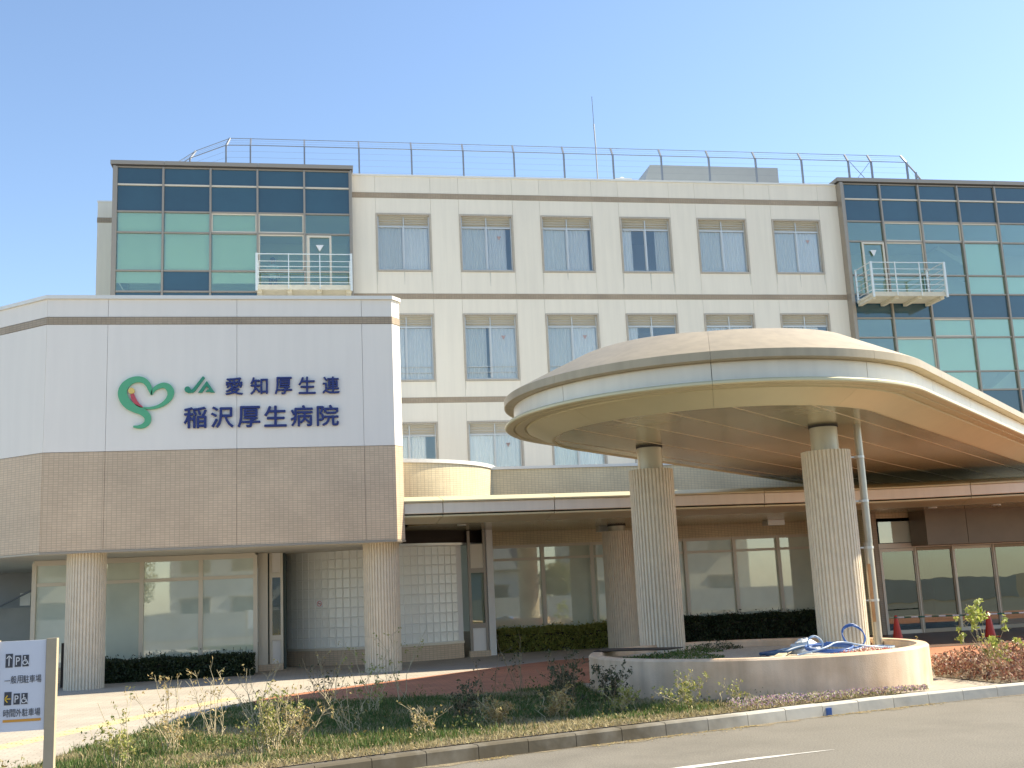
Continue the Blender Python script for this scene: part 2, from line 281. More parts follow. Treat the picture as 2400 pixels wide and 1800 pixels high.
# ------------------------------------------------------------------ mesh helpers
WB = {}           # world base of each object (used so that parts can be written in world coordinates)
class MB:
    def __init__(s): s.v = []; s.f = []; s.m = []
    def add(s, vs, fs, mi=0):
        o = len(s.v); s.v.extend([tuple(p) for p in vs]); s.f.extend([tuple(i + o for i in f) for f in fs]); s.m.extend([mi] * len(fs)); return s
    def box(s, x0, x1, y0, y1, z0, z1, mi=0):
        if x0 > x1: x0, x1 = x1, x0
        if y0 > y1: y0, y1 = y1, y0
        if z0 > z1: z0, z1 = z1, z0
        return s.add([(x0, y0, z0), (x1, y0, z0), (x1, y1, z0), (x0, y1, z0), (x0, y0, z1), (x1, y0, z1), (x1, y1, z1), (x0, y1, z1)],
                     [(0, 3, 2, 1), (4, 5, 6, 7), (0, 1, 5, 4), (1, 2, 6, 5), (2, 3, 7, 6), (3, 0, 4, 7)], mi)
    def bar(s, a, b, w, d=None, mi=0, up=(0, 0, 1)):
        a = Vector(a); b = Vector(b); d = d or w; t = (b - a).normalized(); u = Vector(up)
        if abs(t.dot(u)) > .95: u = Vector((0, 1, 0))
        x = t.cross(u).normalized() * w / 2; y = x.cross(t).normalized() * d / 2
        vs = [a - x - y, a + x - y, a + x + y, a - x + y, b - x - y, b + x - y, b + x + y, b - x + y]
        return s.add(vs, [(0, 3, 2, 1), (4, 5, 6, 7), (0, 1, 5, 4), (1, 2, 6, 5), (2, 3, 7, 6), (3, 0, 4, 7)], mi)
    def cyl(s, x, y, z0, z1, r, n=20, r2=None, mi=0):
        r2 = r if r2 is None else r2
        vs = [(x + r * math.cos(2 * math.pi * i / n), y + r * math.sin(2 * math.pi * i / n), z0) for i in range(n)] + \
             [(x + r2 * math.cos(2 * math.pi * i / n), y + r2 * math.sin(2 * math.pi * i / n), z1) for i in range(n)]
        fs = [(i, (i + 1) % n, n + (i + 1) % n, n + i) for i in range(n)] + [tuple(range(n - 1, -1, -1)), tuple(range(n, 2 * n))]
        return s.add(vs, fs, mi)
    def tube(s, pts, r, n=6, mi=0, cap=True):
        pts = [Vector(p) for p in pts]; vs = []; fs = []
        rs = r if isinstance(r, (list, tuple)) else [r] * len(pts)
        pu = None
        for i, p in enumerate(pts):
            t = (pts[min(i + 1, len(pts) - 1)] - pts[max(i - 1, 0)]).normalized()
            u = Vector((0, 0, 1)) if abs(t.z) < .9 else Vector((1, 0, 0))
            a = t.cross(u).normalized(); b = t.cross(a).normalized()
            if pu is not None and a.dot(pu) < 0: a = -a; b = -b
            pu = a
            for k in range(n):
                an = 2 * math.pi * k / n; vs.append(p + (a * math.cos(an) + b * math.sin(an)) * rs[i])
        for i in range(len(pts) - 1):
            for k in range(n):
                fs.append((i * n + k, i * n + (k + 1) % n, (i + 1) * n + (k + 1) % n, (i + 1) * n + k))
        if cap: fs.append(tuple(range(n))); fs.append(tuple(range((len(pts) - 1) * n, len(pts) * n)))
        return s.add(vs, fs, mi)
    def prism(s, poly, z0, z1, mi=0):      # closed outline in xy
        n = len(poly)
        vs = [(p[0], p[1], z0) for p in poly] + [(p[0], p[1], z1) for p in poly]
        return s.add(vs, [tuple(range(n - 1, -1, -1)), tuple(range(n, 2 * n))] + [(i, (i + 1) % n, n + (i + 1) % n, n + i) for i in range(n)], mi)
    def wall(s, path, z0, z1, th, mi=0):   # path outer face polyline; thickness to the left of the path direction
        P = [Vector((p[0], p[1])) for p in path]; n = len(P); off = []
        for i in range(n):
            t = (P[min(i + 1, n - 1)] - P[max(i - 1, 0)]).normalized(); off.append(P[i] + Vector((-t.y, t.x)) * th)
        poly = [tuple(p) for p in P] + [tuple(p) for p in reversed(off)]
        vs = [(p.x, p.y, z0) for p in P] + [(p.x, p.y, z1) for p in P] + [(p.x, p.y, z0) for p in off] + [(p.x, p.y, z1) for p in off]
        fs = []
        for i in range(n - 1):
            fs += [(i, i + 1, n + i + 1, n + i), (2 * n + i + 1, 2 * n + i, 3 * n + i, 3 * n + i + 1), (n + i, n + i + 1, 3 * n + i + 1, 3 * n + i), (i + 1, i, 2 * n + i, 2 * n + i + 1)]
        fs += [(0, n, 3 * n, 2 * n), (n - 1, 3 * n - 1, 4 * n - 1, 2 * n - 1)]
        return s.add(vs, fs, mi)
    def mesh(s, name, mats, smooth=False, uv=True):
        me = bpy.data.meshes.new(name); me.from_pydata(s.v, [], s.f)
        for m in (mats if isinstance(mats, (list, tuple)) else [mats]): me.materials.append(MATS[m])
        if any(s.m): me.polygons.foreach_set('material_index', s.m)
        me.update()
        if uv:
            ul = me.uv_layers.new(name='UV'); co = me.vertices
            for p in me.polygons:
                nx, ny, nz = (abs(c) for c in p.normal)
                for li in p.loop_indices:
                    c = co[me.loops[li].vertex_index].co
                    ul.data[li].uv = (c.x, c.y) if nz > .7 else ((c.x, c.z) if ny >= nx else (c.y, c.z))
        if smooth: me.polygons.foreach_set('use_smooth', [True] * len(me.polygons))
        return me
def link(name, me, parent=None, loc=(0, 0, 0), rot=None):
    """object whose mesh is written in world coordinates (moved by loc, a world offset)"""
    o = bpy.data.objects.new(name, me); COL.objects.link(o)
    pb = WB.get(parent.name, Vector()) if parent else Vector()
    if parent: o.parent = parent
    o.location = Vector(loc) - pb; WB[o.name] = Vector(loc)
    if rot is not None: o.rotation_euler = rot
    return o
def part(name, mb, m, parent, loc=(0, 0, 0), smooth=False, label=None, uv=True):
    o = link(name, mb.mesh(name, m, smooth, uv) if isinstance(mb, MB) else mb, parent, loc)
    if label: o['label'] = label
    return o
def tag(o, label, cat, group=None):
    o['label'] = label; o['category'] = cat
    if group: o['group'] = group
    return o
def thing(name, label, cat, loc, group=None):
    o = bpy.data.objects.new(name, None); COL.objects.link(o); o.location = loc; o.empty_display_size = .3
    WB[o.name] = Vector(loc); return tag(o, label, cat, group)
def struct(name, mb, m, uv=True):
    o = part(name, mb, m, None, uv=uv); o['kind'] = 'structure'; return o
def offs(o, world):      # move a world-coordinate child
    o.location = Vector(world) - WB[o.parent.name]
def shade_auto(o, ang=35):
    me = o.data
    me.polygons.foreach_set('use_smooth', [True] * len(me.polygons))
    try: me.set_sharp_from_angle(angle=R(ang))
    except Exception: pass
def B(x0, x1, y0, y1, z0, z1): return MB().box(x0, x1, y0, y1, z0, z1)

# ================================================================== GROUND
G = .15
KP = [(-9, 7.6), (-6, 8.9), (-3, 10.35), (-.2, 11.6), (.63, 11.95), (2.15, 12.5), (3.76, 13.03), (4.95, 13.40), (5.9, 13.74), (7.8, 14.33), (9.93, 14.80), (12.5, 15.25), (16, 15.75), (22, 16.4), (60, 19)]
def dens(path, step):
    out = [Vector(path[0])]
    for a, b in zip(path[:-1], path[1:]):
        a = Vector(a); b = Vector(b); n = max(1, int(round((b - a).length / step)))
        for i in range(1, n + 1): out.append(a.lerp(b, i / n))
    return out
def smooth_path(path, it=3):
    P = [Vector(p) for p in path]
    for _ in range(it):
        Q = [P[0]]
        for a, b in zip(P[:-1], P[1:]): Q += [a.lerp(b, .25), a.lerp(b, .75)]
        Q.append(P[-1]); P = Q
    return P
def resample(path, step):
    P = [Vector(p) for p in path]; out = [P[0].copy()]; need = step
    for a, b in zip(P[:-1], P[1:]):
        L = (b - a).length; pos = 0
        while pos + need <= L:
            pos += need; out.append(a.lerp(b, pos / L)); need = step
        need -= (L - pos)
    return out
KS = smooth_path(KP, 2)
struct('ground', MB().box(-400, 400, -300, 500, -.3, -.004), 'soil', uv=False)
struct('road', MB().add([(-300, -6, 0), (300, -6, 0), (300, 60, 0), (-300, 60, 0)], [(0, 1, 2, 3)]), 'asphalt')
# pavement slab (behind the kerb stones)
def inset(path, d):
    n = len(path); out = []
    for i in range(n):
        t = (path[min(i + 1, n - 1)] - path[max(i - 1, 0)]).normalized(); out.append(path[i] + Vector((-t.y, t.x)) * d)
    return out
KB = inset(KS, .165)
poly = [(p.x, p.y) for p in KB] + [(60, 70), (-30, 70), (-30, 7)]
struct('pavement', MB().prism(poly, .02, G), 'paver_beige')
# kerb
kerb = struct('kerb', MB().wall([tuple(p) for p in inset(KS, .02)], -.05, .10, .12), 'kerb', uv=False)
st = resample([p for p in KS if -6 < p.x < 24], .62)
for i in range(len(st) - 1):
    a, b = st[i], st[i + 1]; t = (b - a).normalized(); n = Vector((-t.y, t.x)); a2 = a + t * .004; b2 = b - t * .004
    h = G + random.uniform(-.003, .004)
    vs = []
    for z, o_ in ((-.03, 0), (h - .02, .006), (h, .026)):
        vs += [(*(a2 + n * o_), z), (*(b2 + n * o_), z)]
    vs += [(*(a2 + n * .16), h), (*(b2 + n * .16), h), (*(a2 + n * .16), -.03), (*(b2 + n * .16), -.03)]
    m_ = MB().add(vs, [(0, 1, 3, 2), (2, 3, 5, 4), (4, 5, 7, 6), (6, 7, 9, 8), (0, 2, 4, 6, 8), (1, 9, 7, 5, 3)])
    part('kerb_stone', m_, 'kerb', kerb, uv=False)
# red block paving under the canopies
red = [(-1.15, 19.35), (-.75, 20.4), (.6, 21.75), (2.6, 23.5), (4.5, 25.2), (5.5, 25.95), (7, 26.3), (30, 26.6), (30, 17.2), (16, 17.2), (9.5, 18.5), (4.5, 19.3), (3.0, 18.3), (.6, 18.6), (-.7, 18.9)]
struct('red_paving', MB().add([(x, y, G + .004) for x, y in red], [tuple(range(len(red)))]), 'paver_red')
dk = [(13.0, 22.9), (30, 22.9), (30, 28.6), (14.0, 28.6)]
struct('entrance_paving', MB().add([(x, y, G + .008) for x, y in dk], [(0, 1, 2, 3)]), 'paver_dark')
# tactile strip: yellow tiles
tac = struct('tactile_paving', MB().wall([(-4.7, 12.6), (-3.74, 15.07), (-2.45, 18.14), (-1.3, 20.5)], G + .001, G + .003, .3), 'tactile_yellow')
tile_me = None
tp = resample([(-4.7, 12.6), (-3.74, 15.07), (-2.45, 18.14), (-1.2, 20.7)], .3)
for i in range(len(tp) - 1):
    a, b = tp[i], tp[i + 1]; t = (b - a).normalized(); n = Vector((-t.y, t.x))
    m_ = MB(); q = [a + t * .006, b - t * .006, b - t * .006 + n * .29, a + t * .006 + n * .29]
    m_.prism([tuple(p) for p in q], G + .003, G + .010)
    for k in range(4):
        c0 = a + n * (.05 + .063 * k) + t * .03; c1 = b + n * (.05 + .063 * k) - t * .03
        m_.bar((c0.x, c0.y, G + .0115), (c1.x, c1.y, G + .0115), .025, .006)
    part('tactile_tile', m_, 'tactile_yellow', tac, uv=False)
# lane line
lm_ = []
lp = [Vector(p) for p in [(-2.0, 8.6), (0.2, 9.65), (2.0, 10.33), (3.55, 10.83), (4.35, 11.04), (5.32, 11.24)]]
lp = dens(lp, .25); vs = []; fs = []
for i, p in enumerate(lp):
    t = (lp[min(i + 1, len(lp) - 1)] - lp[max(i - 1, 0)]).normalized(); n = Vector((-t.y, t.x))
    w = .055 * (1 if i < len(lp) - 4 else (len(lp) - i) / 6) + random.uniform(-.012, .012)
    vs += [(*(p - n * w), .004), (*(p + n * w), .004)]
    if i: fs.append((2 * i - 2, 2 * i, 2 * i + 1, 2 * i - 1))
mat('road_paint', (.62, .60, .55), .8, var=.12, scale=9)
struct('lane_line', MB().add(vs, fs), 'road_paint')
# dirt collected in the gutter
gp = [p for p in dens([tuple(p) for p in KS], .12) if -1 < p.x < 22]; vs = []; fs = []
for i, p in enumerate(gp):
    t = (gp[min(i + 1, len(gp) - 1)] - gp[max(i - 1, 0)]).normalized(); n = Vector((-t.y, t.x)); w = max(.015, .06 + .05 * math.sin(i * .37) + .04 * math.sin(i * 1.3 + 1) + random.uniform(-.015, .02)) * (1.3 if p.x < 8 else .6)
    q0 = p + n * .01; q1 = p - n * w; vs += [(q0.x, q0.y, .003), (q1.x, q1.y, .003)]
    if i: fs.append((2 * i - 2, 2 * i - 1, 2 * i + 1, 2 * i))
ground_mat('gutter_dirt', (.13, .105, .07), (.30, .25, .16), 9, .8, 60, .95, speck=.4)
struct('gutter_dirt', MB().add(vs, fs), 'gutter_dirt')
# planting soil
lawn_front = [p for p in KB if -5 < p.x < 8.3]
lawn_poly = [(p.x, p.y) for p in lawn_front] + [(7, 14.8), (4.6, 15.9), (4.3, 17.6), (4.5, 19.2), (3.0, 18.25), (.76, 18.5), (-1.06, 19.05), (-2.07, 16.3), (-2.69, 14.5), (-2.95, 13.2), (-4.2, 11.5)]
struct('lawn_soil', MB().add([(x, y, G + .010) for x, y in lawn_poly], [tuple(range(len(lawn_poly)))]), 'soil')
bed_front = [p for p in KB if 9.3 < p.x < 23]
bed_poly = [(p.x, p.y) for p in bed_front] + [(23, 18.6), (16, 17.6), (13.4, 17.7), (11.5, 18.1), (10.4, 18.0), (9.6, 16.5)]
struct('flower_bed_soil', MB().add([(x, y, G + .010) for x, y in bed_poly], [tuple(range(len(bed_poly)))]), 'soil')

# ================================================================== MAIN HOSPITAL BLOCK
YM = 41.0
main = thing('hospital_building', 'main hospital block of cream panels with brown tile bands and rows of windows', 'building', (11, YM, 0))
WX0, WP, WW = 2.63, 3.24, 2.0
rows = [(14.08, 16.28), (9.78, 12.28), (5.6, 8.10)]
bands = [(16.97, 17.18), (12.93, 13.14), (8.89, 9.10), (4.9, 5.1)]
jt = .007
X_L, X_R = 1.64, 21.76
def panel(x0, x1, z0, z1, y=YM, th=.18, m='main_cream', parent=main, nm='wall_panel'):
    return part(nm, B(x0 + jt / 2, x1 - jt / 2, y, y + th, z0 + .004, z1 - .004), m, parent)
xs = [X_L]
for k in range(6): xs += [WX0 + WP * k - .07, WX0 + WP * k + WW + .07]
xs.append(X_R)
for a, b in zip(xs[:-1], xs[1:]): panel(a, b, 17.185, 17.86)
part('parapet_coping', B(X_L, X_R, YM - .04, YM + .35, 17.86, 17.93), 'coping_white', main)
for (b0, b1) in bands: part('tile_band', B(X_L, X_R, YM - .012, YM + .15, b0, b1), 'band_tile', main)
for r, (z0, z1) in enumerate(rows):
    top = bands[r][0]; bot = bands[r + 1][1]
    for i, (a, b) in enumerate(zip(xs[:-1], xs[1:])):
        if i % 2 == 0: panel(a, b, bot, top)
        else:
            panel(a, b, z1 + .07, top); panel(a, b, bot, z0 - .07)
# body behind the panels: backing wall strips, floors, roof, far sides
bk = MB()
for a, b in zip(xs[:-1:2], xs[1::2]): bk.box(a + .1, b - .1, YM + .19, YM + .34, 5, 17.9)
for z in (bands[0][0] - .3, bands[1][0] - .3, bands[2][0] - .3, bands[3][0] - .3): bk.box(X_L, X_R, YM + .36, YM + 9, z, z + .45)
bk.box(X_L, X_R, YM + 4.5, YM + 4.7, 5, 17)
bk.box(X_L - 8.4, 36, YM + 9, YM + 9.2, .1, 17.0); bk.box(-6.8, 36, YM + .4, YM + 18, 17.5, 17.7)
for k in range(7): xk = xs[2 * k] + .5; bk.box(xk, xk + .15, YM + .4, YM + 4.5, 5, 17)
part('inner_wall', bk, 'interior', main)
# side block at the far left
part('side_wall', B(-8.36, -6.9, 44.9, 58, 2, 17.15), 'main_cream', main)
part('side_wall', B(-8.36, -6.9, 44.9, 58, 17.36, 18.02), 'main_cream', main)
part('tile_band', B(-8.375, -6.9, 44.885, 58, 17.15, 17.36), 'band_tile', main)
part('parapet_coping', B(-8.38, -6.9, 44.88, 58, 18.02, 18.08), 'coping_white', main)
# --- windows
def window_meshes(h, rail):
    w = WW
    out = {}
    f = MB()      # tile surround, protruding slightly (local: x 0..w, z 0..h, y 0 = wall face)
    t = .07
    f.box(-t, 0, -.022, .20, -t, h + t); f.box(w, w + t, -.022, .20, -t, h + t); f.box(0, w, -.022, .20, h, h + t); f.box(0, w, -.03, .20, -t, 0)
    out['surround'] = f.mesh('surround', 'frame_tile')
    lz = h - .42
    fr = MB(); y0, y1 = .10, .17
    fr.box(0, .045, y0, y1, 0, h); fr.box(w - .045, w, y0, y1, 0, h); fr.box(.045, w - .045, y0, y1, 0, .06); fr.box(.045, w - .045, y0, y1, h - .03, h)
    fr.box(.045, w - .045, y0 - .01, y1, lz - .05, lz); fr.box(w / 2 - .03, w / 2 + .03, y0 - .015, y1, .06, lz - .05); fr.box(w / 2 - .018, w / 2 + .018, y0 - .01, y1, lz, h - .03)
    fr.box(w / 2 - .06, w / 2 - .03, y0 + .02, y1 + .02, .06, lz - .05)
    out['frame'] = fr.mesh('frame', 'frame_alu')
    out['pane'] = B(0, w / 2 - .075, .14, .146, .06, lz - .05).mesh('pane', 'glass_window')
    fr2 = B(.04, w - .04, .165, .18, lz, h - .02); out['back'] = fr2.mesh('louver_back', 'louver')
    sl_ = MB(); sl_.add([(0, -.0, 0), (w / 2 - .063, 0, 0), (w / 2 - .063, .05, .075), (0, .05, .075), (0, .006, 0), (w / 2 - .063, .006, 0), (w / 2 - .063, .056, .075), (0, .056, .075)],
                        [(0, 1, 2, 3), (7, 6, 5, 4), (0, 4, 5, 1), (2, 6, 7, 3), (1, 5, 6, 2), (0, 3, 7, 4)])
    out['slat'] = sl_.mesh('louver_slat', 'louver')
    def curt(x0, x1, sd_, m):
        rr = random.Random(sd_); n = 46; vs = []; fs = []
        ph = rr.uniform(0, 6)
        for i in range(n + 1):
            x = x0 + (x1 - x0) * i / n; y = .205 + .022 * math.sin(x * 46 + ph + .8 * math.sin(x * 9 + ph)) + rr.uniform(-.004, .004)
            vs += [(x, y, .04), (x, y, lz + .02)]
            if i: fs.append((2 * i - 2, 2 * i, 2 * i + 1, 2 * i - 1))
        return MB().add(vs, fs).mesh('curtain', m, True, False)
    out['cA'] = curt(.02, w / 2, 1, 'curtain_thick'); out['cB'] = curt(w / 2, w - .02, 2, 'curtain'); out['cA2'] = curt(.02, w / 2, 3, 'curtain')
    out['cN'] = curt(.02, .45, 5, 'curtain'); out['cM'] = curt(w - .6, w - .02, 6, 'curtain_thick')
    if rail:
        rl = MB()
        for z in (.28, .5): rl.bar((.05, .06, z), (w - .05, .06, z), .025)
        out['rail'] = rl.mesh('guard_rail', 'frame_alu', uv=False)
    tri = MB(); tri.add([(-.09, .128, 0), (.09, .128, 0), (0, .128, -.16), (-.09, .134, 0), (.09, .134, 0), (0, .134, -.16)], [(0, 1, 2), (5, 4, 3), (0, 2, 5, 3), (2, 1, 4, 5), (1, 0, 3, 4)])
    out['tri'] = tri.mesh('rescue_mark', 'mark_faded', uv=False)
    return out
for r, (z0, z1) in enumerate(rows):
    W = window_meshes(z1 - z0, r == 1)
    for k in range(6 if r < 2 else 4):
        loc = (WX0 + WP * k, YM, z0)
        wo_ = link('window', W['surround'], main, loc); lz = z1 - z0 - .42
        def sub(nm, me, dx=0, dz=0, dy=0):
            return link(nm, me, wo_, (loc[0] + dx, loc[1] + dy, loc[2] + dz))
        sub('frame', W['frame']); sub('pane', W['pane'], .045); sub('pane', W['pane'], WW / 2 + .03, 0, -.012)
        for dx in (-.045, WW / 2 + random.uniform(-.1, .1), WW + .03):
            if random.random() < .75:
                L_ = random.uniform(.25, .8); wd = random.uniform(.012, .03)
                mbs = MB(); mbs.add([(dx - wd, -.002, -.08), (dx + wd, -.002, -.08), (dx + wd * .2, -.002, -.08 - L_), (dx - wd * .3, -.002, -.08 - L_)], [(0, 3, 2, 1)])
                link('grime_run', mbs.mesh('grime_run', 'grime', uv=False), wo_, loc)
        for q in range(4):
            for s_ in (0, 1): sub('louver_slat', W['slat'], .045 if s_ == 0 else WW / 2 + .018, lz + .005 + .1 * q, .10)
        sub('louver_back', W['back'])
        kind = {(0, 3): 'open', (0, 1): 'B', (1, 3): 'open2'}.get((r, k), 'A')
        if kind == 'open': sub('curtain', W['cN'])
        elif kind == 'open2': sub('curtain', W['cN'])
        else:
            sub('curtain', W['cA2'] if (k * 3 + r) % 4 == 1 else W['cA']).scale.x = (1, .93, 1, .84, 1)[(k + 2 * r) % 5]
            sub('curtain', W['cB']).scale.x = (1, 1, .9, 1, .95, 1, .82)[(2 * k + 3 * r) % 7]
        if kind == 'open': sub('curtain', W['cM'])
        if 'rail' in W: sub('guard_rail', W['rail'])
        if (r, k) in ((0, 1), (0, 5), (1, 1), (1, 2), (2, 1)): sub('rescue_mark', W['tri'], 1.5, lz - .35)

# ================================================================== CURTAIN WALL TOWERS
def tower(name, label, XS, ZS, kinds, x0, x1, y0, overhang_l=.06, zb=5.0, th=None, doorcol=None, extra=None):
    t = thing(name, label, 'building', ((x0 + x1) / 2, y0, 0)) if th is None else th
    # mullions & transoms
    for x in XS: part('mullion', B(x - .035, x + .035, y0 - .10, y0 + .06, zb, ZS[0]), 'frame_bronze', t)
    for z in ZS:
        for a, b in zip(XS[:-1], XS[1:]): part('transom', B(a + .035, b - .035, y0 - .05, y0 + .06, z - .03, z + .03), 'frame_beige' if z in (ZS[1],) else 'frame_bronze', t)
    for j, (zt, zb_) in enumerate(zip(ZS[:-1], ZS[1:])):
        for i, (a, b) in enumerate(zip(XS[:-1], XS[1:])):
            kd = kinds(j, i)
            if kd == 's': part('spandrel_panel', B(a + .035, b - .035, y0, y0 + .03, zb_ + .03, zt - .03), 'spandrel', t)
            else:
                p_ = part('pane', B(a + .035, b - .035, y0, y0 + .012, zb_ + .03, zt - .03), 'glass_green', t)
                if kd[0] == 'f' or 'F' in kd:   # opening sash with its own frame
                    f = MB(); w_ = .05; A, Bb, Z0, Z1 = a + .035, b - .035, zb_ + .03, zt - .03
                    f.box(A, A + w_, y0 - .03, y0 - .002, Z0, Z1); f.box(Bb - w_, Bb, y0 - .03, y0 - .002, Z0, Z1); f.box(A + w_, Bb - w_, y0 - .03, y0 - .002, Z0, Z0 + w_); f.box(A + w_, Bb - w_, y0 - .03, y0 - .002, Z1 - w_, Z1)
                    part('sash_frame', f, 'frame_beige', p_)
                if 'b' in kd: part('roller_blind', B(a + .07, b - .04, y0 + .05, y0 + .06, zb_ - .02, zt), 'roller_blind', p_)
                if 'h' in kd: part('roller_blind', B(a + .05, b - .04, y0 + .05, y0 + .06, zb_ + (zt - zb_) * .42, zt), 'roller_blind', p_)
    return t
# left tower
XL = [-6.93, -5.27, -3.57, -1.86, -.13, 1.58]
ZL = [17.88, 17.19, 16.15, 15.35, 13.89, 13.1, 12.0]
def kL(j, i):
    if j < 2: return 's'
    if j == 2: return ['b', 'b', 'Fb', 'F', 'c'][i]
    if j == 3: return ['b', 'b', 'b', 'F', 'c'][i]
    if j == 4: return ['h', 's', 'h', 'c', 'c'][i]
    return 's'
tl = tower('stair_tower', 'green glazed bay left of the cream facade with dark blue spandrels and roller blinds', XL, ZL, kL, -7.05, 1.64, 40.7, zb=9)
part('corner_post', B(-7.06, -6.965, 40.6, 40.8, 9, 17.9), 'frame_bronze', tl); part('corner_post', B(1.6, 1.66, 40.58, 41, 9, 17.9), 'frame_bronze', tl)
for a, b in ((-7.15, -5.24), (-5.23, -1.84), (-1.83, 1.72)): part('roof_trim', B(a, b, 40.57, 46, 17.95, 18.10), 'frame_bronze', tl)
part('roof_trim', B(-7.1, 1.68, 40.6, 46, 17.90, 17.95), 'canopy_gap', tl)
sg = MB()
for z0_, z1_ in zip(ZL[1:], ZL[:-1]): sg.box(-7.055, -7.045, 40.8, 44.9, z0_ + .03, z1_ - .03)
part('side_glazing', sg, 'glass_green', tl)
rm = MB(); rm.box(-7.0, 1.6, 44.5, 44.7, 9, 17.8); rm.box(-7, 1.6, 40.78, 44.5, 16.2, 16.35); rm.box(-7, 1.6, 40.78, 44.5, 12.95, 13.08)
rm.box(-1.98, -1.9, 42.2, 44.5, 13.1, 16.2)
part('inner_wall', rm, 'interior', tl)
# left tower balcony door
dr = part('balcony_door', B(-.07, .05, 40.64, 40.68, 13.12, 15.3).box(.78, .86, 40.64, 40.68, 13.12, 15.3).box(.05, .78, 40.64, 40.68, 15.22, 15.3), 'frame_beige', tl)
tri = MB().add([(.27, 40.63, 14.92), (.57, 40.63, 14.92), (.42, 40.63, 14.66), (.27, 40.64, 14.92), (.57, 40.64, 14.92), (.42, 40.64, 14.66)], [(0, 1, 2), (5, 4, 3), (0, 2, 5, 3), (2, 1, 4, 5), (1, 0, 3, 4)])
part('rescue_mark', tri, 'sign_white', dr, uv=False)
# right tower
XR = [21.92, 23.58, 25.33, 27.14, 28.9, 30.65, 32.4, 34.1]
ZR = [17.88, 17.21, 16.24, 15.37, 13.92, 13.1, 12.09, 11.28, 9.84, 9.06, 8.05, 7.25, 5.8]
def kR(j, i):
    if j < 2: return 's'
    if j == 2: return ['c', 'F', 'F', 'F', 'c', 'c', 'c'][i]
    if j == 3: return ['c', 'F', 'c', 'b', 'c', 'c', 'b'][i]
    if j == 4: return ['c', 'c', 'c', 'b', 'b', 'c', 'b'][i]
    if j in (5, 9): return 's'
    if j == 6: return ['c', 'c', 'Fb', 'b', 'b', 'b', 'b'][i]
    if j == 7: return ['c', 'Fb', 'b', 'b', 'b', 'b', 'b'][i]
    if j == 8: return ['c', 'b', 'b', 'c', 'c', 'b', 'b'][i]
    return 'b'
trr = tower('glass_tower', 'large green glazed stair bay at the right end of the facade, partly behind the canopy', XR, ZR, kR, 21.8, 35, 40.8, zb=5)
part('corner_post', B(21.76, 21.885, 40.62, 41.1, 5, 17.9), 'frame_bronze', trr)
for a, b in ((21.68, 25.3), (25.31, 28.9), (28.91, 35)): part('roof_trim', B(a, b, 40.66, 46, 17.95, 18.11), 'frame_bronze', trr)
part('roof_trim', B(21.7, 35, 40.7, 46, 17.90, 17.95), 'canopy_gap', trr)
rm = MB(); rm.box(21.8, 35, 45.5, 45.7, 5, 17.8); rm.box(34.9, 35.05, 40.8, 45.5, 5, 17.8)
for z in (16.3, 12.95, 12.15, 8.95, 8.1): rm.box(21.8, 35, 40.9, 45.5, z, z + .12)
rm.bar((27.4, 43, 8.3), (33.5, 43, 12.6), 1.2, .25); rm.bar((33.5, 44.6, 12.9), (28, 44.6, 16.2), 1.2, .2)
part('inner_wall', rm, 'interior', trr)
dr = part('balcony_door', B(22.52, 22.60, 40.73, 40.78, 13.12, 15.33).box(23.44, 23.52, 40.73, 40.78, 13.12, 15.33).box(22.60, 23.44, 40.73, 40.78, 15.25, 15.33), 'frame_beige', trr)
tri = MB().add([(22.86, 40.72, 14.98), (23.14, 40.72, 14.98), (23.0, 40.72, 14.72), (22.86, 40.73, 14.98), (23.14, 40.73, 14.98), (23, 40.73, 14.72)], [(0, 1, 2), (5, 4, 3), (0, 2, 5, 3), (2, 1, 4, 5), (1, 0, 3, 4)])
part('rescue_mark', tri, 'sign_white', dr, uv=False)
# balconies
def balcony(par, x0, x1, yf, yw, zf, zt, nb, label):
    b = part('balcony', B(x0, x1, yf, yw, zf - .10, zf).box(x0, x1, yf - .03, yf, zf - .14, zf + .04), 'balcony_floor', par, label=label)
    for k in range(nb): xk = x0 + .12 + (x1 - x0 - .24) * k / (nb - 1); part('floor_bracket', B(xk - .08, xk + .08, yf + .1, yw, zf - .22, zf - .102), 'balcony_floor', b)
    n = 4
    for k in range(n):
        xk = x0 + .03 + (x1 - x0 - .06) * k / (n - 1); w = .035
        part('post', B(xk - w / 2, xk + w / 2, yf - .07, yf - .035, zf - .12, zt), 'white_metal', b)
    for x in (x0 + .02, x1 - .02):
        part('post', B(x - .035, x + .035, yw - .12, yw - .06, zf - .12, zt + .02), 'white_metal', b)
        part('post', B(x - .04, x + .04, yf - .14, yf - .075, zf - .2, zt - .02), 'white_metal', b)
    for q in range(6):
        z = zt - .03 if q == 0 else zf + .12 + (zt - zf - .42) * (q - 1) / 4
        part('rail', MB().bar((x0, yf - .05, z), (x1, yf - .05, z), .03 if q == 0 else .02), 'white_metal', b)
        for x in (x0 + .02, x1 - .02): part('rail', MB().bar((x, yf - .05, z), (x, yw, z), .03 if q == 0 else .02), 'white_metal', b)
    return b
balcony(tl, -1.86, 1.55, 39.45, 40.62, 12.98, 14.2, 4, 'white railed balcony in front of the glazed door')
balcony(trr, 22.02, 25.25, 39.45, 40.72, 12.80, 14.08, 4, 'white railed balcony hanging on the glass tower')

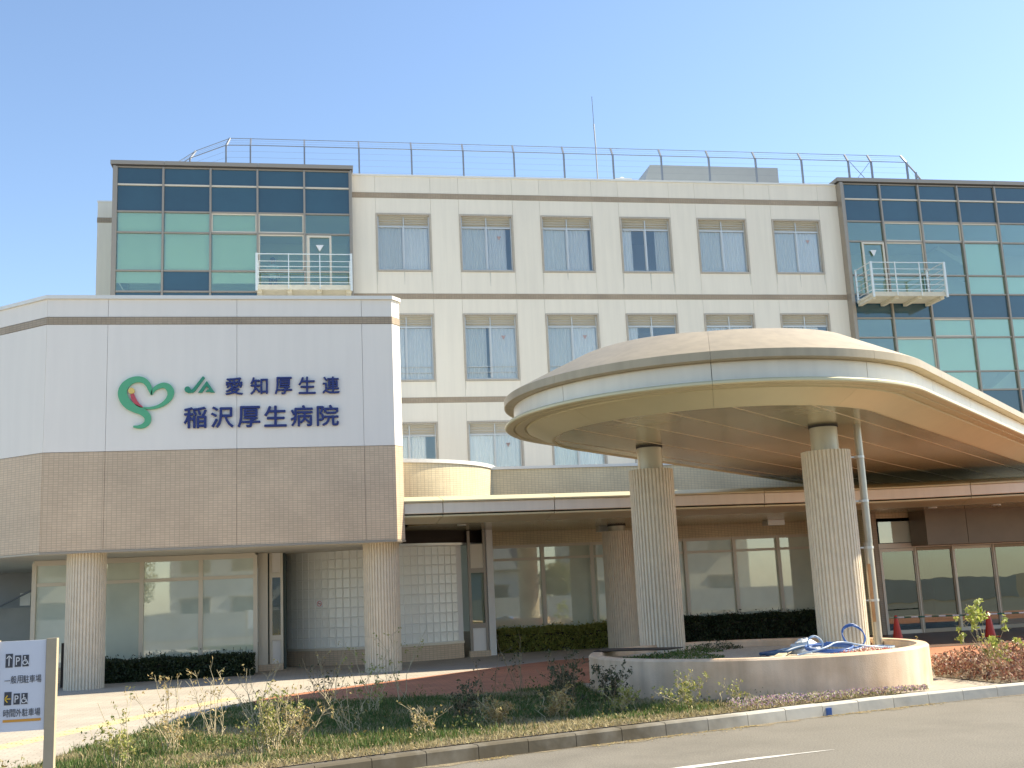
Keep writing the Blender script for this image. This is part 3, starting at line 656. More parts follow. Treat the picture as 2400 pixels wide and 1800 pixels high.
# roof items
fence = thing('roof_fence', 'thin grey safety fence with inward leaning posts along the roof edge', 'fence', (11, 41.5, 17.9))
FP = [(-5.55, 44.4), (-4.57, 42.95), (-3.08, 41.55), (-2.16, 41.5), (-.11, 41.5)] + [(2.0 + 2.065 * k, 41.5) for k in range(10)] + [(22.72, 41.5), (23.78, 41.5), (25.43, 41.5), (26.5, 42.6), (27.6, 43.8)]
tops = []
for i, (x, y) in enumerate(FP):
    a = Vector(FP[max(i - 1, 0)]); b = Vector(FP[min(i + 1, len(FP) - 1)]); t = (b - a).normalized(); n = Vector((-t.y, t.x)) * .26
    zb = 17.95
    p0 = Vector((x, y, zb)); p1 = Vector((x, y, 19.2)); p2 = Vector((x + n.x, y + n.y, 19.58)); tops.append((p1, p2))
    w = .06
    part('post', MB().bar(p0, p1, w, .09).bar(p1 - Vector((0, 0, .03)), p2, w, .07), 'fence_grey', fence, uv=False)
def strand(pa, pb, w, m='fence_wire', nm='wire'): part(nm, MB().bar(pa, pb, w), m, fence, uv=False)
for (a1, a2), (b1, b2) in zip(tops[:-1], tops[1:]):
    strand(a2, b2, .02, 'fence_grey', 'rail'); strand(a1, b1, .026, 'fence_grey', 'rail')
    for q in (.35, .68): strand(a1.lerp(a2, q), b1.lerp(b2, q), .005)
    for z in (18.2, 18.45, 18.7, 18.95): strand(Vector((a1.x, a1.y, z)), Vector((b1.x, b1.y, z)), .005)
strand((22.8, 41.5, 18.1), (23.7, 41.5, 19.15), .02, 'fence_grey', 'brace'); strand((23.7, 41.5, 18.1), (22.8, 41.5, 19.15), .02, 'fence_grey', 'brace')
rod = MB().tube([(12.05, 43, 17.8), (12.05, 43, 20.2), (12.03, 43, 21.2)], .03, 6).tube([(12.03, 43, 21.2), (12.02, 43, 22.45)], .015, 5)
tag(part('lightning_rod', rod, 'fence_grey', None, uv=False), 'tall thin lightning rod rising above the roof edge', 'lightning rod')
ph = MB().box(15.4, 21.6, 46, 52, 17.75, 20.65)
ph.add([(14.3, 46, 17.75), (15.4, 46, 17.75), (15.4, 46, 20.65), (14.3, 52, 17.75), (15.4, 52, 17.75), (15.4, 52, 20.65)], [(0, 1, 2), (5, 4, 3), (0, 2, 5, 3)])
tag(part('roof_plant_screen', ph, 'penthouse', None), 'grey plant room with sloping left side on the roof', 'plant room')
rv = MB().box(13.7, 14.5, 46, 46.6, 17.7, 19.98).cyl(14.1, 46.3, 19.98, 20.12, .3, 10, .08)
tag(part('roof_vent', rv, 'white_paint', None), 'small white vent cap peeking over the roof edge', 'vent')

# ================================================================== SIGN WING (left)
YL = 24.9
wing = thing('hospital_wing', 'low left wing with white panels above brown tile bearing the hospital name', 'building', (-2, YL, 0))
xa, xb = -5.63, 1.87; cr_x, cr_y = 2.06, 25.12; lfx, lfy = -10.5, 28.9
def wpan(x0, x1, z0, z1, m='wing_white', nm='wall_panel'): return part(nm, B(x0 + jt / 2, x1 - jt / 2, YL, YL + .15, z0 + .003, z1 - .003), m, wing)
jx = [xa, -4.36, -1.60, 1.18, xb]
for a, b in zip(jx[:-1], jx[1:]):
    wpan(a, b, 8.115, 8.52); wpan(a, b, 5.13, 7.945); wpan(a, b, 3.02, 5.125, 'wing_tile', 'tile_panel')
def facet(p, q, z0, z1, m, nm, o_=0.0):
    part(nm, MB().wall([p, q], z0 + .003, z1 - .003, .15), m, wing)
for (z0, z1, m, nm) in ((8.115, 8.52, 'wing_white', 'wall_panel'), (5.13, 7.945, 'wing_white', 'wall_panel'), (3.02, 5.125, 'wing_tile', 'tile_panel'), (7.95, 8.11, 'band_tile', 'tile_band')):
    e = .012 if nm == 'tile_band' else 0
    facet((xb, YL - e), (cr_x + e, cr_y), z0, z1, m, nm)
    segs = 2; a = Vector((lfx, lfy)); b = Vector((xa, YL))
    for s_ in range(segs):
        p = a.lerp(b, s_ / segs); q = a.lerp(b, (s_ + 1) / segs); d = (q - p).normalized() * .005
        facet(tuple(p + d), tuple(q - d - Vector((0, e))), z0, z1, m, nm)
    facet((cr_x + e, cr_y + .005), (cr_x + e, 40.4), z0, z1, m, nm)
part('tile_band', B(xa, xb, YL - .012, YL + .14, 7.95, 8.11), 'band_tile', wing)
cop = [(lfx, lfy), (xa - .02, YL - .05), (xb + .02, YL - .05), (cr_x + .04, cr_y - .02), (cr_x + .04, 40.4), (lfx, 40.4)]
part('parapet_coping', MB().prism(cop, 8.52, 8.60), 'coping_white', wing)
sof = [(lfx + .1, lfy + .1), (xa, YL + .02), (xb, YL + .02), (cr_x - .02, cr_y), (cr_x - .02, 40), (lfx + .1, 40)]
part('soffit', MB().prism(sof, 2.985, 3.04), 'soffit_plain', wing)
part('drip_edge', MB().wall([(lfx, lfy - .01), (xa, YL - .015), (xb, YL - .015), (cr_x + .015, cr_y)], 2.975, 3.015, .06), 'frame_bronze', wing)
part('roof', MB().prism([(p[0] * 1.0, p[1] + .2) for p in sof], 8.2, 8.3), 'concrete_wall', wing)
# ground floor glazing of the wing
gy = 28.0
zb0, ztr, zt0 = .62, 2.42, 2.86
gx = [-6.42, -5.06, -4.0, -2.64, -1.36]
for i, (a, b) in enumerate(zip(gx[:-1], gx[1:])):
    mm = 'glass_film_blue'
    part('pane', B(a + .05, b - .05, gy + .02, gy + .03, zb0, ztr - .04), mm, wing); part('pane', B(a + .05, b - .05, gy + .02, gy + .03, ztr + .04, zt0), 'glass_film', wing)
    part('transom', B(a + .05, b - .05, gy - .03, gy + .06, ztr - .04, ztr + .04), 'frame_beige', wing)
for x in gx: part('mullion', B(x - .05, x + .05, gy - .05, gy + .07, .15, 2.93), 'frame_beige', wing)
part('frame_head', B(gx[0], gx[-1], gy - .04, gy + .07, zt0, 2.98), 'frame_beige', wing)
part('frame_sill', B(gx[0], gx[-1], gy - .06, gy + .07, .50, zb0), 'frame_beige', wing)
part('plinth', B(gx[0], gx[-1], gy - .02, gy + .2, .1, .5), 'wing_tile', wing)
sgm = MB().wall([(-6.47, 36), (-6.47, 28.05)], .5, 2.98, .03)
part('side_glazing', sgm, 'glass_film', wing)
part('inner_wall', B(-6.3, -1.4, gy + .2, gy + .35, .15, 3.0), 'interior_dark', wing)
# narrow window pier
part('service_door', B(-1.31, -1.08, 28.32, 28.42, .3, 2.98), 'frame_beige', wing)
nw = part('narrow_window', B(-1.05, -.98, 28.5, 28.62, .3, 2.98).box(-.78, -.72, 28.5, 28.62, .3, 2.98).box(-.98, -.78, 28.5, 28.62, 2.38, 2.50).box(-.98, -.78, 28.5, 28.62, .86, .98), 'frame_beige', wing)
part('pane', B(-.98, -.78, 28.56, 28.57, .98, 2.38), 'glass_door', nw)
part('infill_panel', B(-.98, -.78, 28.55, 28.6, 2.5, 2.98), 'wing_white', nw); part('infill_panel', B(-.98, -.78, 28.55, 28.6, .3, .86), 'wing_white', nw)
part('plinth', B(-1.31, -.72, 28.3, 28.7, .1, .3), 'wing_tile', wing)
part('return_wall', B(-1.31, -.66, 28.75, 30.5, .15, 3.0), 'interior_dark', wing)

# ---- lettering and emblem on the wing
name_sign = thing('wall_lettering', 'navy raised Japanese letters and green emblem on the white wing wall', 'sign', (-1.9, YL, 5.5))
def glyph(ch, x0, x1, z0, z1, y, depth, m, parent, nm='letter', bold=0.0, fit=True):
    cu_ = bpy.data.curves.new('glyph', 'FONT'); cu_.body = ch; cu_.size = 1; cu_.extrude = 0; cu_.resolution_u = 3; cu_.offset = 0
    ob = bpy.data.objects.new('glyph', cu_); COL.objects.link(ob)
    dg = bpy.context.evaluated_depsgraph_get(); me = bpy.data.meshes.new_from_object(ob.evaluated_get(dg))
    bpy.data.objects.remove(ob); bpy.data.curves.remove(cu_)
    n = len(me.vertices)
    co = np.empty(n * 3); me.vertices.foreach_get('co', co); co = co.reshape(-1, 3)
    if n == 0: return None
    mn = co.min(0); mx = co.max(0)
    polys = [tuple(p.vertices) for p in me.polygons]
    if fit: X = x0 + (co[:, 0] - mn[0]) / (mx[0] - mn[0]) * (x1 - x0); Z = z0 + (co[:, 1] - mn[1]) / max(1e-6, (mx[1] - mn[1])) * (z1 - z0)
    else:
        s_ = (z1 - z0) / .80; X = (x0 + x1) / 2 + (co[:, 0] - .5) * s_ * (x1 - x0) / (z1 - z0); Z = z0 + (co[:, 1] + .05) * s_
    cnt = {}
    for p in polys:
        for a, b in zip(p, p[1:] + p[:1]): cnt[(a, b)] = cnt.get((a, b), 0) + 1
    edges = [e for e in cnt if (e[1], e[0]) not in cnt]
    fs = list(polys) + [tuple(reversed([i + n for i in p])) for p in polys] + [(b, a, a + n, b + n) for a, b in edges]
    mb = MB()
    for k, (ox, oz) in enumerate([(0, 0)] if not bold else [(0, 0), (bold, 0), (-bold, 0), (0, bold), (0, -bold)]):
        dd = depth - .0008 * k
        mb.add([(x + ox, y - dd, z + oz) for x, z in zip(X, Z)] + [(x + ox, y, z + oz) for x, z in zip(X, Z)], fs)
    bpy.data.meshes.remove(me)
    return part(nm, mb, m, parent, uv=False)
yl = YL - .012
r1 = [-1.84, -1.30, -.77, -.25, .28]
for ch, x in zip('愛知厚生連', r1): glyph(ch, x, x + .37, 6.33, 6.71, yl, .05, 'letter_navy', name_sign, bold=.006)
for i, ch in enumerate('稲沢厚生病院'):
    x = -2.72 + .573 * i; glyph(ch, x, x + .475, 5.60, 6.06, yl, .05, 'letter_navy', name_sign, bold=.008)
SX = 2.36 / 1000
def LP(x, y): return (-4.45 + x * SX, 6.985 - y * SX * 1.035)
def ribbon(pts, m, nm, closed=False):
    P = [Vector(LP(p[0], p[1])) for p in pts]; Wd = [p[2] * SX / 2 for p in pts]
    # catmull-rom resample
    Q = []; WQ = []
    n = len(P)
    for i in range(n - 1):
        p0, p1, p2, p3 = P[max(i - 1, 0)], P[i], P[i + 1], P[min(i + 2, n - 1)]
        for k in range(6):
            t = k / 6; Q.append(.5 * ((2 * p1) + (p2 - p0) * t + (2 * p0 - 5 * p1 + 4 * p2 - p3) * t * t + (3 * p1 - p0 - 3 * p2 + p3) * t ** 3)); WQ.append(Wd[i] * (1 - t) + Wd[i + 1] * t)
    Q.append(P[-1]); WQ.append(Wd[-1]); n = len(Q); vs = []
    for i in range(n):
        t = (Q[min(i + 1, n - 1)] - Q[max(i - 1, 0)]).normalized(); nn = Vector((-t.y, t.x)) * WQ[i]
        for yy in (yl - .05, yl):
            vs += [(Q[i].x - nn.x, yy, Q[i].y - nn.y), (Q[i].x + nn.x, yy, Q[i].y + nn.y)]
    fs = []
    for i in range(n - 1):
        a = 4 * i; b = a + 4
        fs += [(a, b, b + 1, a + 1), (a + 2, a + 3, b + 3, b + 2), (a, a + 2, b + 2, b), (a + 1, b + 1, b + 3, a + 3)]
    fs += [(0, 1, 3, 2), (4 * n - 4, 4 * n - 2, 4 * n - 1, 4 * n - 3)]
    return part(nm, MB().add(vs, fs), m, name_sign, uv=False)
ribbon([(283, 545, 14), (330, 549, 30), (375, 538, 44), (408, 505, 54), (405, 455, 62), (360, 412, 66), (300, 385, 72), (240, 350, 80), (200, 300, 84), (182, 240, 80), (200, 180, 72), (250, 135, 62), (315, 118, 56), (370, 130, 52), (408, 168, 46), (428, 215, 38), (438, 262, 8)], 'logo_green', 'heart_ribbon')
ribbon([(438, 262, 8), (455, 222, 30), (490, 192, 40), (545, 175, 50), (590, 195, 60), (612, 240, 62), (600, 290, 52), (560, 335, 40), (500, 368, 30), (430, 382, 22), (370, 376, 12)], 'logo_green', 'heart_ribbon')
ribbon([(268, 252, 34), (285, 300, 40), (318, 345, 34), (362, 374, 12)], 'logo_red', 'red_stroke')
def disc(x, y, r, m, nm):
    n = 20; c = LP(x, y); rr_ = r * SX
    part(nm, MB().add([(c[0] + rr_ * math.cos(6.2832 * i / n), yy, c[1] + rr_ * math.sin(6.2832 * i / n)) for yy in (yl - .058, yl) for i in range(n)], [tuple(range(n)), tuple(range(2 * n - 1, n - 1, -1))] + [(i, n + i, n + (i + 1) % n, (i + 1) % n) for i in range(n)]), m, name_sign, uv=False)
disc(262, 222, 28, 'logo_yellow', 'yellow_dot'); disc(762, 215, 27, 'logo_teal', 'emblem_dot')
def flat(pts, m, nm):
    n = len(pts); P = [LP(*p) for p in pts]
    part(nm, MB().add([(p[0], yy, p[1]) for yy in (yl - .05, yl) for p in P], [tuple(range(n)), tuple(range(2 * n - 1, n - 1, -1))] + [(i, n + i, n + (i + 1) % n, (i + 1) % n) for i in range(n)]), m, name_sign, uv=False)
flat([(740, 232), (768, 248), (812, 246), (835, 225), (918, 112), (900, 95), (806, 215), (785, 222), (762, 205)][::-1], 'logo_teal', 'emblem_stroke')
flat([(858, 247), (893, 247), (935, 185), (958, 218), (942, 218), (925, 240), (965, 240), (972, 247), (1008, 247), (935, 140)][::-1], 'logo_teal', 'emblem_stroke')

# ================================================================== ENTRANCE HALL (podium) + drum
hall = thing('entrance_hall', 'single storey entrance hall of beige tile with curved drum and full height glazing', 'building', (9, 30.6, 0))
DC = (1.9, 32.0); DR = 3.32
def arc(cx, cy, r, a0, a1, n): return [(cx + r * math.cos(R(a0 + (a1 - a0) * i / n)), cy + r * math.sin(R(a0 + (a1 - a0) * i / n))) for i in range(n + 1)]
# upper drum (tile) and straight parapet
part('drum_wall', MB().wall(arc(*DC, DR + .05, 268, 360, 28), 3.6, 5.18, .2), 'podium_tile', hall)
part('parapet_coping', MB().wall(arc(*DC, DR + .09, 268, 362, 28), 5.18, 5.28, .3), 'coping_white', hall)
part('parapet_wall', B(4.9, 26, 30.6, 30.8, 3.6, 5.15), 'podium_tile', hall)
part('parapet_coping', B(4.9, 26, 30.56, 30.9, 5.15, 5.23), 'coping_white', hall)
part('roof', B(2, 26, 30.8, 40.9, 4.6, 4.75), 'concrete_wall', hall)
# lower drum : plinth, glass blocks
part('plinth', MB().wall(arc(*DC, DR, 218, 306, 24), .1, .52, .25), 'wing_tile', hall)
part('block_sill', MB().wall(arc(*DC, DR + .03, 218, 306, 24), .52, .58, .25), 'frame_beige', hall)
part('block_backing', MB().wall(arc(*DC, DR + .001, 218, 306, 48), .58, 3.04, .10), 'block_mortar', hall)
part('drum_head', MB().wall(arc(*DC, DR + .01, 218, 330, 24), 3.04, 3.10, .2), 'frame_alu', hall)
part('drum_recess_shade', MB().wall(arc(*DC, DR, 250, 330, 24), 3.10, 3.7, .2), 'void_dark', hall)  # near-black strip painted in place of the shaded recess above the blocks
na, nz = 25, 10; a0_, a1_ = 220, 303
bw = DR * R((a1_ - a0_) / na) - .012; bh = 2.44 / nz - .012
gb = MB(); e = .012
gb.add([(-bw / 2, -.005, -bh / 2), (bw / 2, -.005, -bh / 2), (bw / 2, -.005, bh / 2), (-bw / 2, -.005, bh / 2),
        (-bw / 2 + e, -.011, -bh / 2 + e), (bw / 2 - e, -.011, -bh / 2 + e), (bw / 2 - e, -.011, bh / 2 - e), (-bw / 2 + e, -.011, bh / 2 - e), (0, -.007, 0),
        (-bw / 2, .03, -bh / 2), (bw / 2, .03, -bh / 2), (bw / 2, .03, bh / 2), (-bw / 2, .03, bh / 2)],
       [(0, 1, 5, 4), (1, 2, 6, 5), (2, 3, 7, 6), (3, 0, 4, 7), (4, 5, 8), (5, 6, 8), (6, 7, 8), (7, 4, 8), (9, 10, 1, 0), (10, 11, 2, 1), (11, 12, 3, 2), (12, 9, 0, 3)])
gbm = gb.mesh('glass_block', 'glass_block', uv=False)
for i in range(na):
    an = a0_ + (a1_ - a0_) * (i + .5) / na
    for j in range(nz):
        z = .585 + 2.44 * (j + .5) / nz
        link('glass_block', gbm, hall, (DC[0] + (DR + .004) * math.cos(R(an)), DC[1] + (DR + .004) * math.sin(R(an)), z), (random.uniform(-.012, .012), random.uniform(-.006, .006), R(an + 90) + random.uniform(-.012, .012)))
# right narrow window beside drum and white jamb
jx0 = 4.62
nw = part('narrow_window', B(4.03, 4.10, 29.3, 29.42, .3, 3.4).box(4.44, 4.5, 29.3, 29.42, .3, 3.4).box(4.10, 4.44, 29.3, 29.42, 2.30, 2.42).box(4.10, 4.44, 29.3, 29.42, .88, 1.0), 'frame_bronze', hall)
part('pane', B(4.10, 4.44, 29.35, 29.36, 1.0, 2.3), 'glass_door', nw); part('infill_panel', B(4.1, 4.44, 29.33, 29.38, 2.42, 3.05), 'frame_beige', nw); part('infill_panel', B(4.1, 4.44, 29.33, 29.38, .3, .88), 'wing_white', nw)
part('plinth', B(4.0, 4.55, 29.28, 29.6, .1, .3), 'wing_tile', hall)
part('white_pier', MB().wall([(4.56, 29.45), (4.76, 29.62), (4.8, 31.2)], .15, 3.5, .12), 'white_paint', hall)
part('tile_band', B(4.8, 15.2, 31.15, 31.35, 3.06, 3.7), 'podium_tile', hall)
LX = [4.95, 6.42, 7.86, 9.24, 10.65, 12.15, 13.52, 15.0]
zt0, ztr, zb0 = 3.0, 2.66, .55
for a, b in zip(LX[:-1], LX[1:]):
    part('pane', B(a + .05, b - .05, 31.22, 31.23, zb0, ztr - .035), 'glass_film', hall); part('pane', B(a + .05, b - .05, 31.22, 31.23, ztr + .035, zt0 - .02), 'glass_film', hall)
    part('transom', B(a + .05, b - .05, 31.17, 31.26, ztr - .035, ztr + .035), 'frame_beige', hall)
for x in LX: part('mullion', B(x - .05, x + .05, 31.13, 31.27, .15, 3.06), 'frame_beige', hall)
part('frame_head', B(4.9, 15.05, 31.15, 31.27, 2.98, 3.06), 'frame_beige', hall)
part('frame_sill', B(4.9, 15.05, 31.12, 31.27, .45, .55), 'frame_beige', hall)
part('inner_wall', B(4.9, 15.2, 31.6, 31.7, .15, 3.6), 'interior_dark', hall)
part('plinth', B(4.9, 15.2, 31.18, 31.5, .1, .45), 'wing_tile', hall)
# entrance doors
EY = 28.6
part('return_wall', B(15.05, 15.2, EY, 31.2, .15, 3.7), 'podium_tile', hall)
part('door_side_tile', B(15.2, 15.33, EY - .02, EY + .1, .15, 3.6), 'band_tile', hall)
EX = [15.36, 16.42, 17.55, 18.8, 20.05, 21.3, 22.6, 24]
part('pane', B(15.40, 16.38, EY + .02, EY + .03, 2.62, 3.2), 'glass_film', hall)
for i, (a, b) in enumerate(zip(EX[:-1], EX[1:])):
    d = part('entrance_door', B(a, a + .06, EY, EY + .07, .16, 2.46).box(b - .06, b, EY, EY + .07, .16, 2.46).box(a + .06, b - .06, EY, EY + .07, 2.38, 2.46).box(a + .06, b - .06, EY, EY + .07, .16, .26), 'post_beige' if i % 2 else 'frame_beige', hall)
    part('pane', B(a + .06, b - .06, EY + .03, EY + .04, .26, 2.38), 'glass_door', d)
    part('mullion', B(a - .03, a - .004, EY - .04, EY + .08, .15, 2.5), 'frame_beige', hall)
part('frame_head', B(15.33, 24, EY - .03, EY + .08, 2.47, 2.6), 'frame_beige', hall)
vb = part('vestibule_fascia', B(16.3, 17.5, 27.7, 28.55, 2.50, 3.5), 'wood_panel', hall); part('vestibule_fascia', B(17.515, 21.2, 27.7, 28.55, 2.5, 3.5), 'wood_panel', hall); part('vestibule_fascia', B(21.215, 25, 27.7, 28.55, 2.5, 3.5), 'wood_panel', hall)
part('upper_wall', B(15.2, 26, EY + .1, EY + .2, 3.2, 3.7), 'podium_tile', hall)
part('inner_wall', B(15.3, 26, EY + 4, EY + 4.1, .15, 3.6).box(15.3, 26, EY + .1, EY + 4, 3.2, 3.3).box(15.3, 26, EY + .12, EY + 4, .12, .17), 'interior_dark', hall)
part('inner_column', MB().cyl(17.2, EY + 1.0, .15, 3.3, .22, 16), 'void_dark', hall)

# ================================================================== CANOPIES
def path_normals(P):
    n = len(P); out = []
    for i in range(n):
        t = (P[min(i + 1, n - 1)] - P[max(i - 1, 0)]).normalized(); out.append(Vector((t.y, -t.x)))   # outward = right of travel
    return out
def sweep(P, Nn, prof, close=False):
    mb = MB(); k = len(prof); vs = []; fs = []
    for p, n in zip(P, Nn):
        for s_, z in prof: vs.append((p.x - n.x * s_, p.y - n.y * s_, z))
    for i in range(len(P) - 1):
        for j in range(k - 1): fs.append((i * k + j, (i + 1) * k + j, (i + 1) * k + j + 1, i * k + j + 1))
        if close: fs.append((i * k + k - 1, (i + 1) * k + k - 1, (i + 1) * k, i * k))
    if close: fs.append(tuple(range(k))); fs.append(tuple(range((len(P) - 1) * k + k - 1, (len(P) - 1) * k - 1, -1)))
    return mb.add(vs, fs)
def cut(P, Nn, s0, s1):     # sub-path between two arc lengths
    acc = 0; oP = []; oN = []
    for i in range(len(P) - 1):
        L = (P[i + 1] - P[i]).length; a, b = acc, acc + L
        lo, hi = max(a, s0), min(b, s1)
        if hi > lo + 1e-6:
            f0, f1 = (lo - a) / L, (hi - a) / L
            if not oP: oP.append(P[i].lerp(P[i + 1], f0)); oN.append(Nn[i].lerp(Nn[i + 1], f0).normalized())
            oP.append(P[i].lerp(P[i + 1], f1)); oN.append(Nn[i].lerp(Nn[i + 1], f1).normalized())
        acc = b
    return oP, oN
def plen(P): return sum((b - a).length for a, b in zip(P[:-1], P[1:]))
# big entrance canopy: half-round end, axis 45 degrees
CC = Vector((6.85, 18.05)); CR = 3.6; ax = Vector((.7071, .7071)); nb_ = Vector((-.7071, .7071)); CL = 18.0
path = [CC + nb_ * CR + ax * CL * (1 - i / 8) for i in range(8)] + [CC + Vector((math.cos(R(a)), math.sin(R(a)))) * CR for a in np.linspace(135, 315, 61)] + [CC - nb_ * CR + ax * CL * (i / 8) for i in range(1, 9)]
path = [Vector(p) for p in path]
# orientation: travel goes back->tip->front, outward normal must point away from the axis
Nn = path_normals(path)
if Nn[len(Nn) // 2].dot(Vector((-1, -1))) < 0: Nn = [-n for n in Nn]
can = thing('entrance_canopy', 'large beige metal porte-cochere canopy with rounded end on fluted columns', 'canopy', (CC.x, CC.y, 4.35))
Ltot = plen(path)
tip_s = CL + math.pi * CR * (249.7 - 135) / 180
js = []
s_ = tip_s
while s_ > 0: js.append(s_); s_ -= 2.58
s_ = tip_s + 2.58
while s_ < Ltot: js.append(s_); s_ += 2.58
js = sorted([0] + js + [Ltot])
prof_top = [(1.30, 5.53), (1.2, 5.535), (.02, 5.005), (0.0, 4.99), (0.0, 4.87), (.03, 4.86), (.22, 4.86), (.22, 4.89), (1.30, 5.4)]
def roof_sweep(P, Nn):
    mb = MB(); vs = []; fs = []; k = len(prof_top)
    for p, n in zip(P, Nn):
        a = math.degrees(math.atan2(n.y, n.x)) % 360
        H = np.interp(a, [135, 190, 225, 249, 275, 300, 316], [.50, .58, .58, .55, .56, .59, .61])
        for s_, z in prof_top:
            zz = z if z < 5.02 else 5.005 + (z - 5.005) * H / .53
            vs.append((p.x - n.x * s_, p.y - n.y * s_, zz))
    for i in range(len(P) - 1):
        for j in range(k): fs.append((i * k + j, (i + 1) * k + j, (i + 1) * k + (j + 1) % k, i * k + (j + 1) % k))
    fs.append(tuple(range(k))); fs.append(tuple(range((len(P) - 1) * k + k - 1, (len(P) - 1) * k - 1, -1)))
    return mb.add(vs, fs)
prof_fas = [(.17, 4.86), (.16, 4.85), (.16, 4.58), (.17, 4.57), (.24, 4.57), (.24, 4.86)]
prof_low = [(.2, 4.57), (.02, 4.57), (0.0, 4.55), (0.0, 4.52), (.02, 4.505), (.14, 4.50), (.15, 4.53), (.17, 4.53), (.18, 4.50), (.33, 4.50), (.35, 4.53), (.37, 4.53), (.38, 4.49), (.80, 4.295), (.84, 4.295), (.84, 4.57)]
for a, b in zip(js[:-1], js[1:]):
    if b - a < .05: continue
    for nm, pr, m in (('roof_edge_panel', prof_top, 'canopy_roof'), ('fascia_panel', prof_fas, 'canopy_fascia'), ('eaves_trim', prof_low, 'canopy_panel')):
        g_ = .005 if nm == 'fascia_panel' else .002
        P_, N_ = cut(path, Nn, a + g_, b - g_)
        o = part(nm, roof_sweep(P_, N_) if nm == 'roof_edge_panel' else sweep(P_, N_, pr, True), m, can, uv=False); shade_auto(o, 12)
inner = [p - n * .8 for p, n in zip(path, Nn)]
part('roof_deck', MB().prism([(p.x - n.x * 1.2, p.y - n.y * 1.2) for p, n in zip(path, Nn)], 5.3, 5.42), 'canopy_panel', can)
part('canopy_core', MB().prism([(p.x - n.x * .26, p.y - n.y * .26) for p, n in zip(path, Nn)], 4.58, 4.95), 'canopy_gap', can)
# soffit panels between light seams
def clip(poly, n, d, keep_greater=True):
    out = []
    for i in range(len(poly)):
        a, b = poly[i], poly[(i + 1) % len(poly)]; da = a.dot(n) - d; db = b.dot(n) - d
        if not keep_greater: da = -da; db = -db
        if da >= 0: out.append(a)
        if da * db < 0: out.append(a.lerp(b, da / (da - db)))
    return out
nrm = Vector((.7071, -.7071)); ins = [p - n * .83 for p, n in zip(path, Nn)]
part('soffit_backing', MB().prism([(p.x, p.y) for p in ins], 4.34, 4.36), 'canopy_gap', can)
t0 = -13; seam = .92
while t0 < -3:
    q = clip(clip(ins, nrm, t0 + .015), nrm, t0 + seam - .015, False)
    if len(q) > 2:
        for cut_ in range(-2, 7):
            c0 = cut_ * 3.1 + 16.0
            q2 = clip(clip(q, ax, c0 + .004), ax, c0 + 3.1 - .004, False)
            if len(q2) > 2: part('soffit_panel', MB().prism([tuple(p) for p in q2], 4.312, 4.34), 'canopy_soffit', can)
    q = clip(clip(ins, nrm, t0 + seam - .012), nrm, t0 + seam + .012, False)
    if len(q) > 2: part('soffit_seam', MB().prism([tuple(p) for p in q], 4.308, 4.338), 'seam_light', can)
    t0 += seam
# low walkway canopy along the building
lowp = smooth_path([(1.9, 25.1), (2.4, 25.13), (3.6, 25.2), (5, 25.25), (8, 25.32), (10.5, 25.38), (12.6, 25.45), (14.0, 25.42), (15.4, 25.1), (17, 24.6), (19, 24.1), (24, 23.2)], 2)
LN = path_normals(lowp)
if LN[len(LN) // 2].y > 0: LN = [-n for n in LN]
low = thing('walkway_canopy', 'low flat canopy with grey fascia running along the entrance hall front', 'canopy', (9, 25.4, 3.5))
pt = [(.75, 4.02), (.7, 4.03), (.04, 3.90), (0, 3.88), (0, 3.85), (.1, 3.84), (.75, 3.9)]
pf = [(.06, 3.84), (.05, 3.83), (.05, 3.60), (.06, 3.59), (.2, 3.59), (.2, 3.84)]
pl = [(.16, 3.56), (.10, 3.56), (.09, 3.55), (.09, 3.52), (.11, 3.51), (.26, 3.51), (.28, 3.54), (.30, 3.54), (.32, 3.51), (1.05, 3.42), (1.07, 3.42), (1.07, 3.56)]
LL = plen(lowp); s_ = 0; jl = [0, 1.05]
while jl[-1] + 2.62 < LL: jl.append(jl[-1] + 2.62)
jl.append(LL)
for a, b in zip(jl[:-1], jl[1:]):
    for nm, pr, m in (('roof_edge_panel', pt, 'canopy_panel'), ('fascia_panel', pf, 'canopy_fascia'), ('eaves_trim', pl, 'canopy_panel')):
        P_, N_ = cut(lowp, LN, a + .009, b - .009)
        if len(P_) > 1: shade_auto(part(nm, sweep(P_, N_, pr, True), m, low, uv=False), 12)
inn = [(p.x - n.x * .2, p.y - n.y * .2) for p, n in zip(lowp, LN)]
part('canopy_core', MB().prism(inn + [(24, 30.55), (2.08, 30.55)], 3.58, 3.88), 'canopy_gap', low)
inn = [(p.x - n.x * 1.0, p.y - n.y * 1.0) for p, n in zip(lowp, LN) if p.x > 2.9]
part('soffit', MB().prism(inn + [(24, 31.1), (2.3, 31.1), (2.3, 27)], 3.425, 3.46), 'canopy_soffit', low)
for x, y in ((3.6, 27.0), (15.9, 26.6), (17.6, 26.4)): 
    dl = MB().cyl(x, y, 3.405, 3.43, .11, 16); part('downlight', dl, 'frame_alu', low)
for x in (8.0, 12.9):
    part('speaker_box', MB().box(x - .25, x + .25, 29.7, 30.1, 3.28, 3.42), 'frame_alu', low)

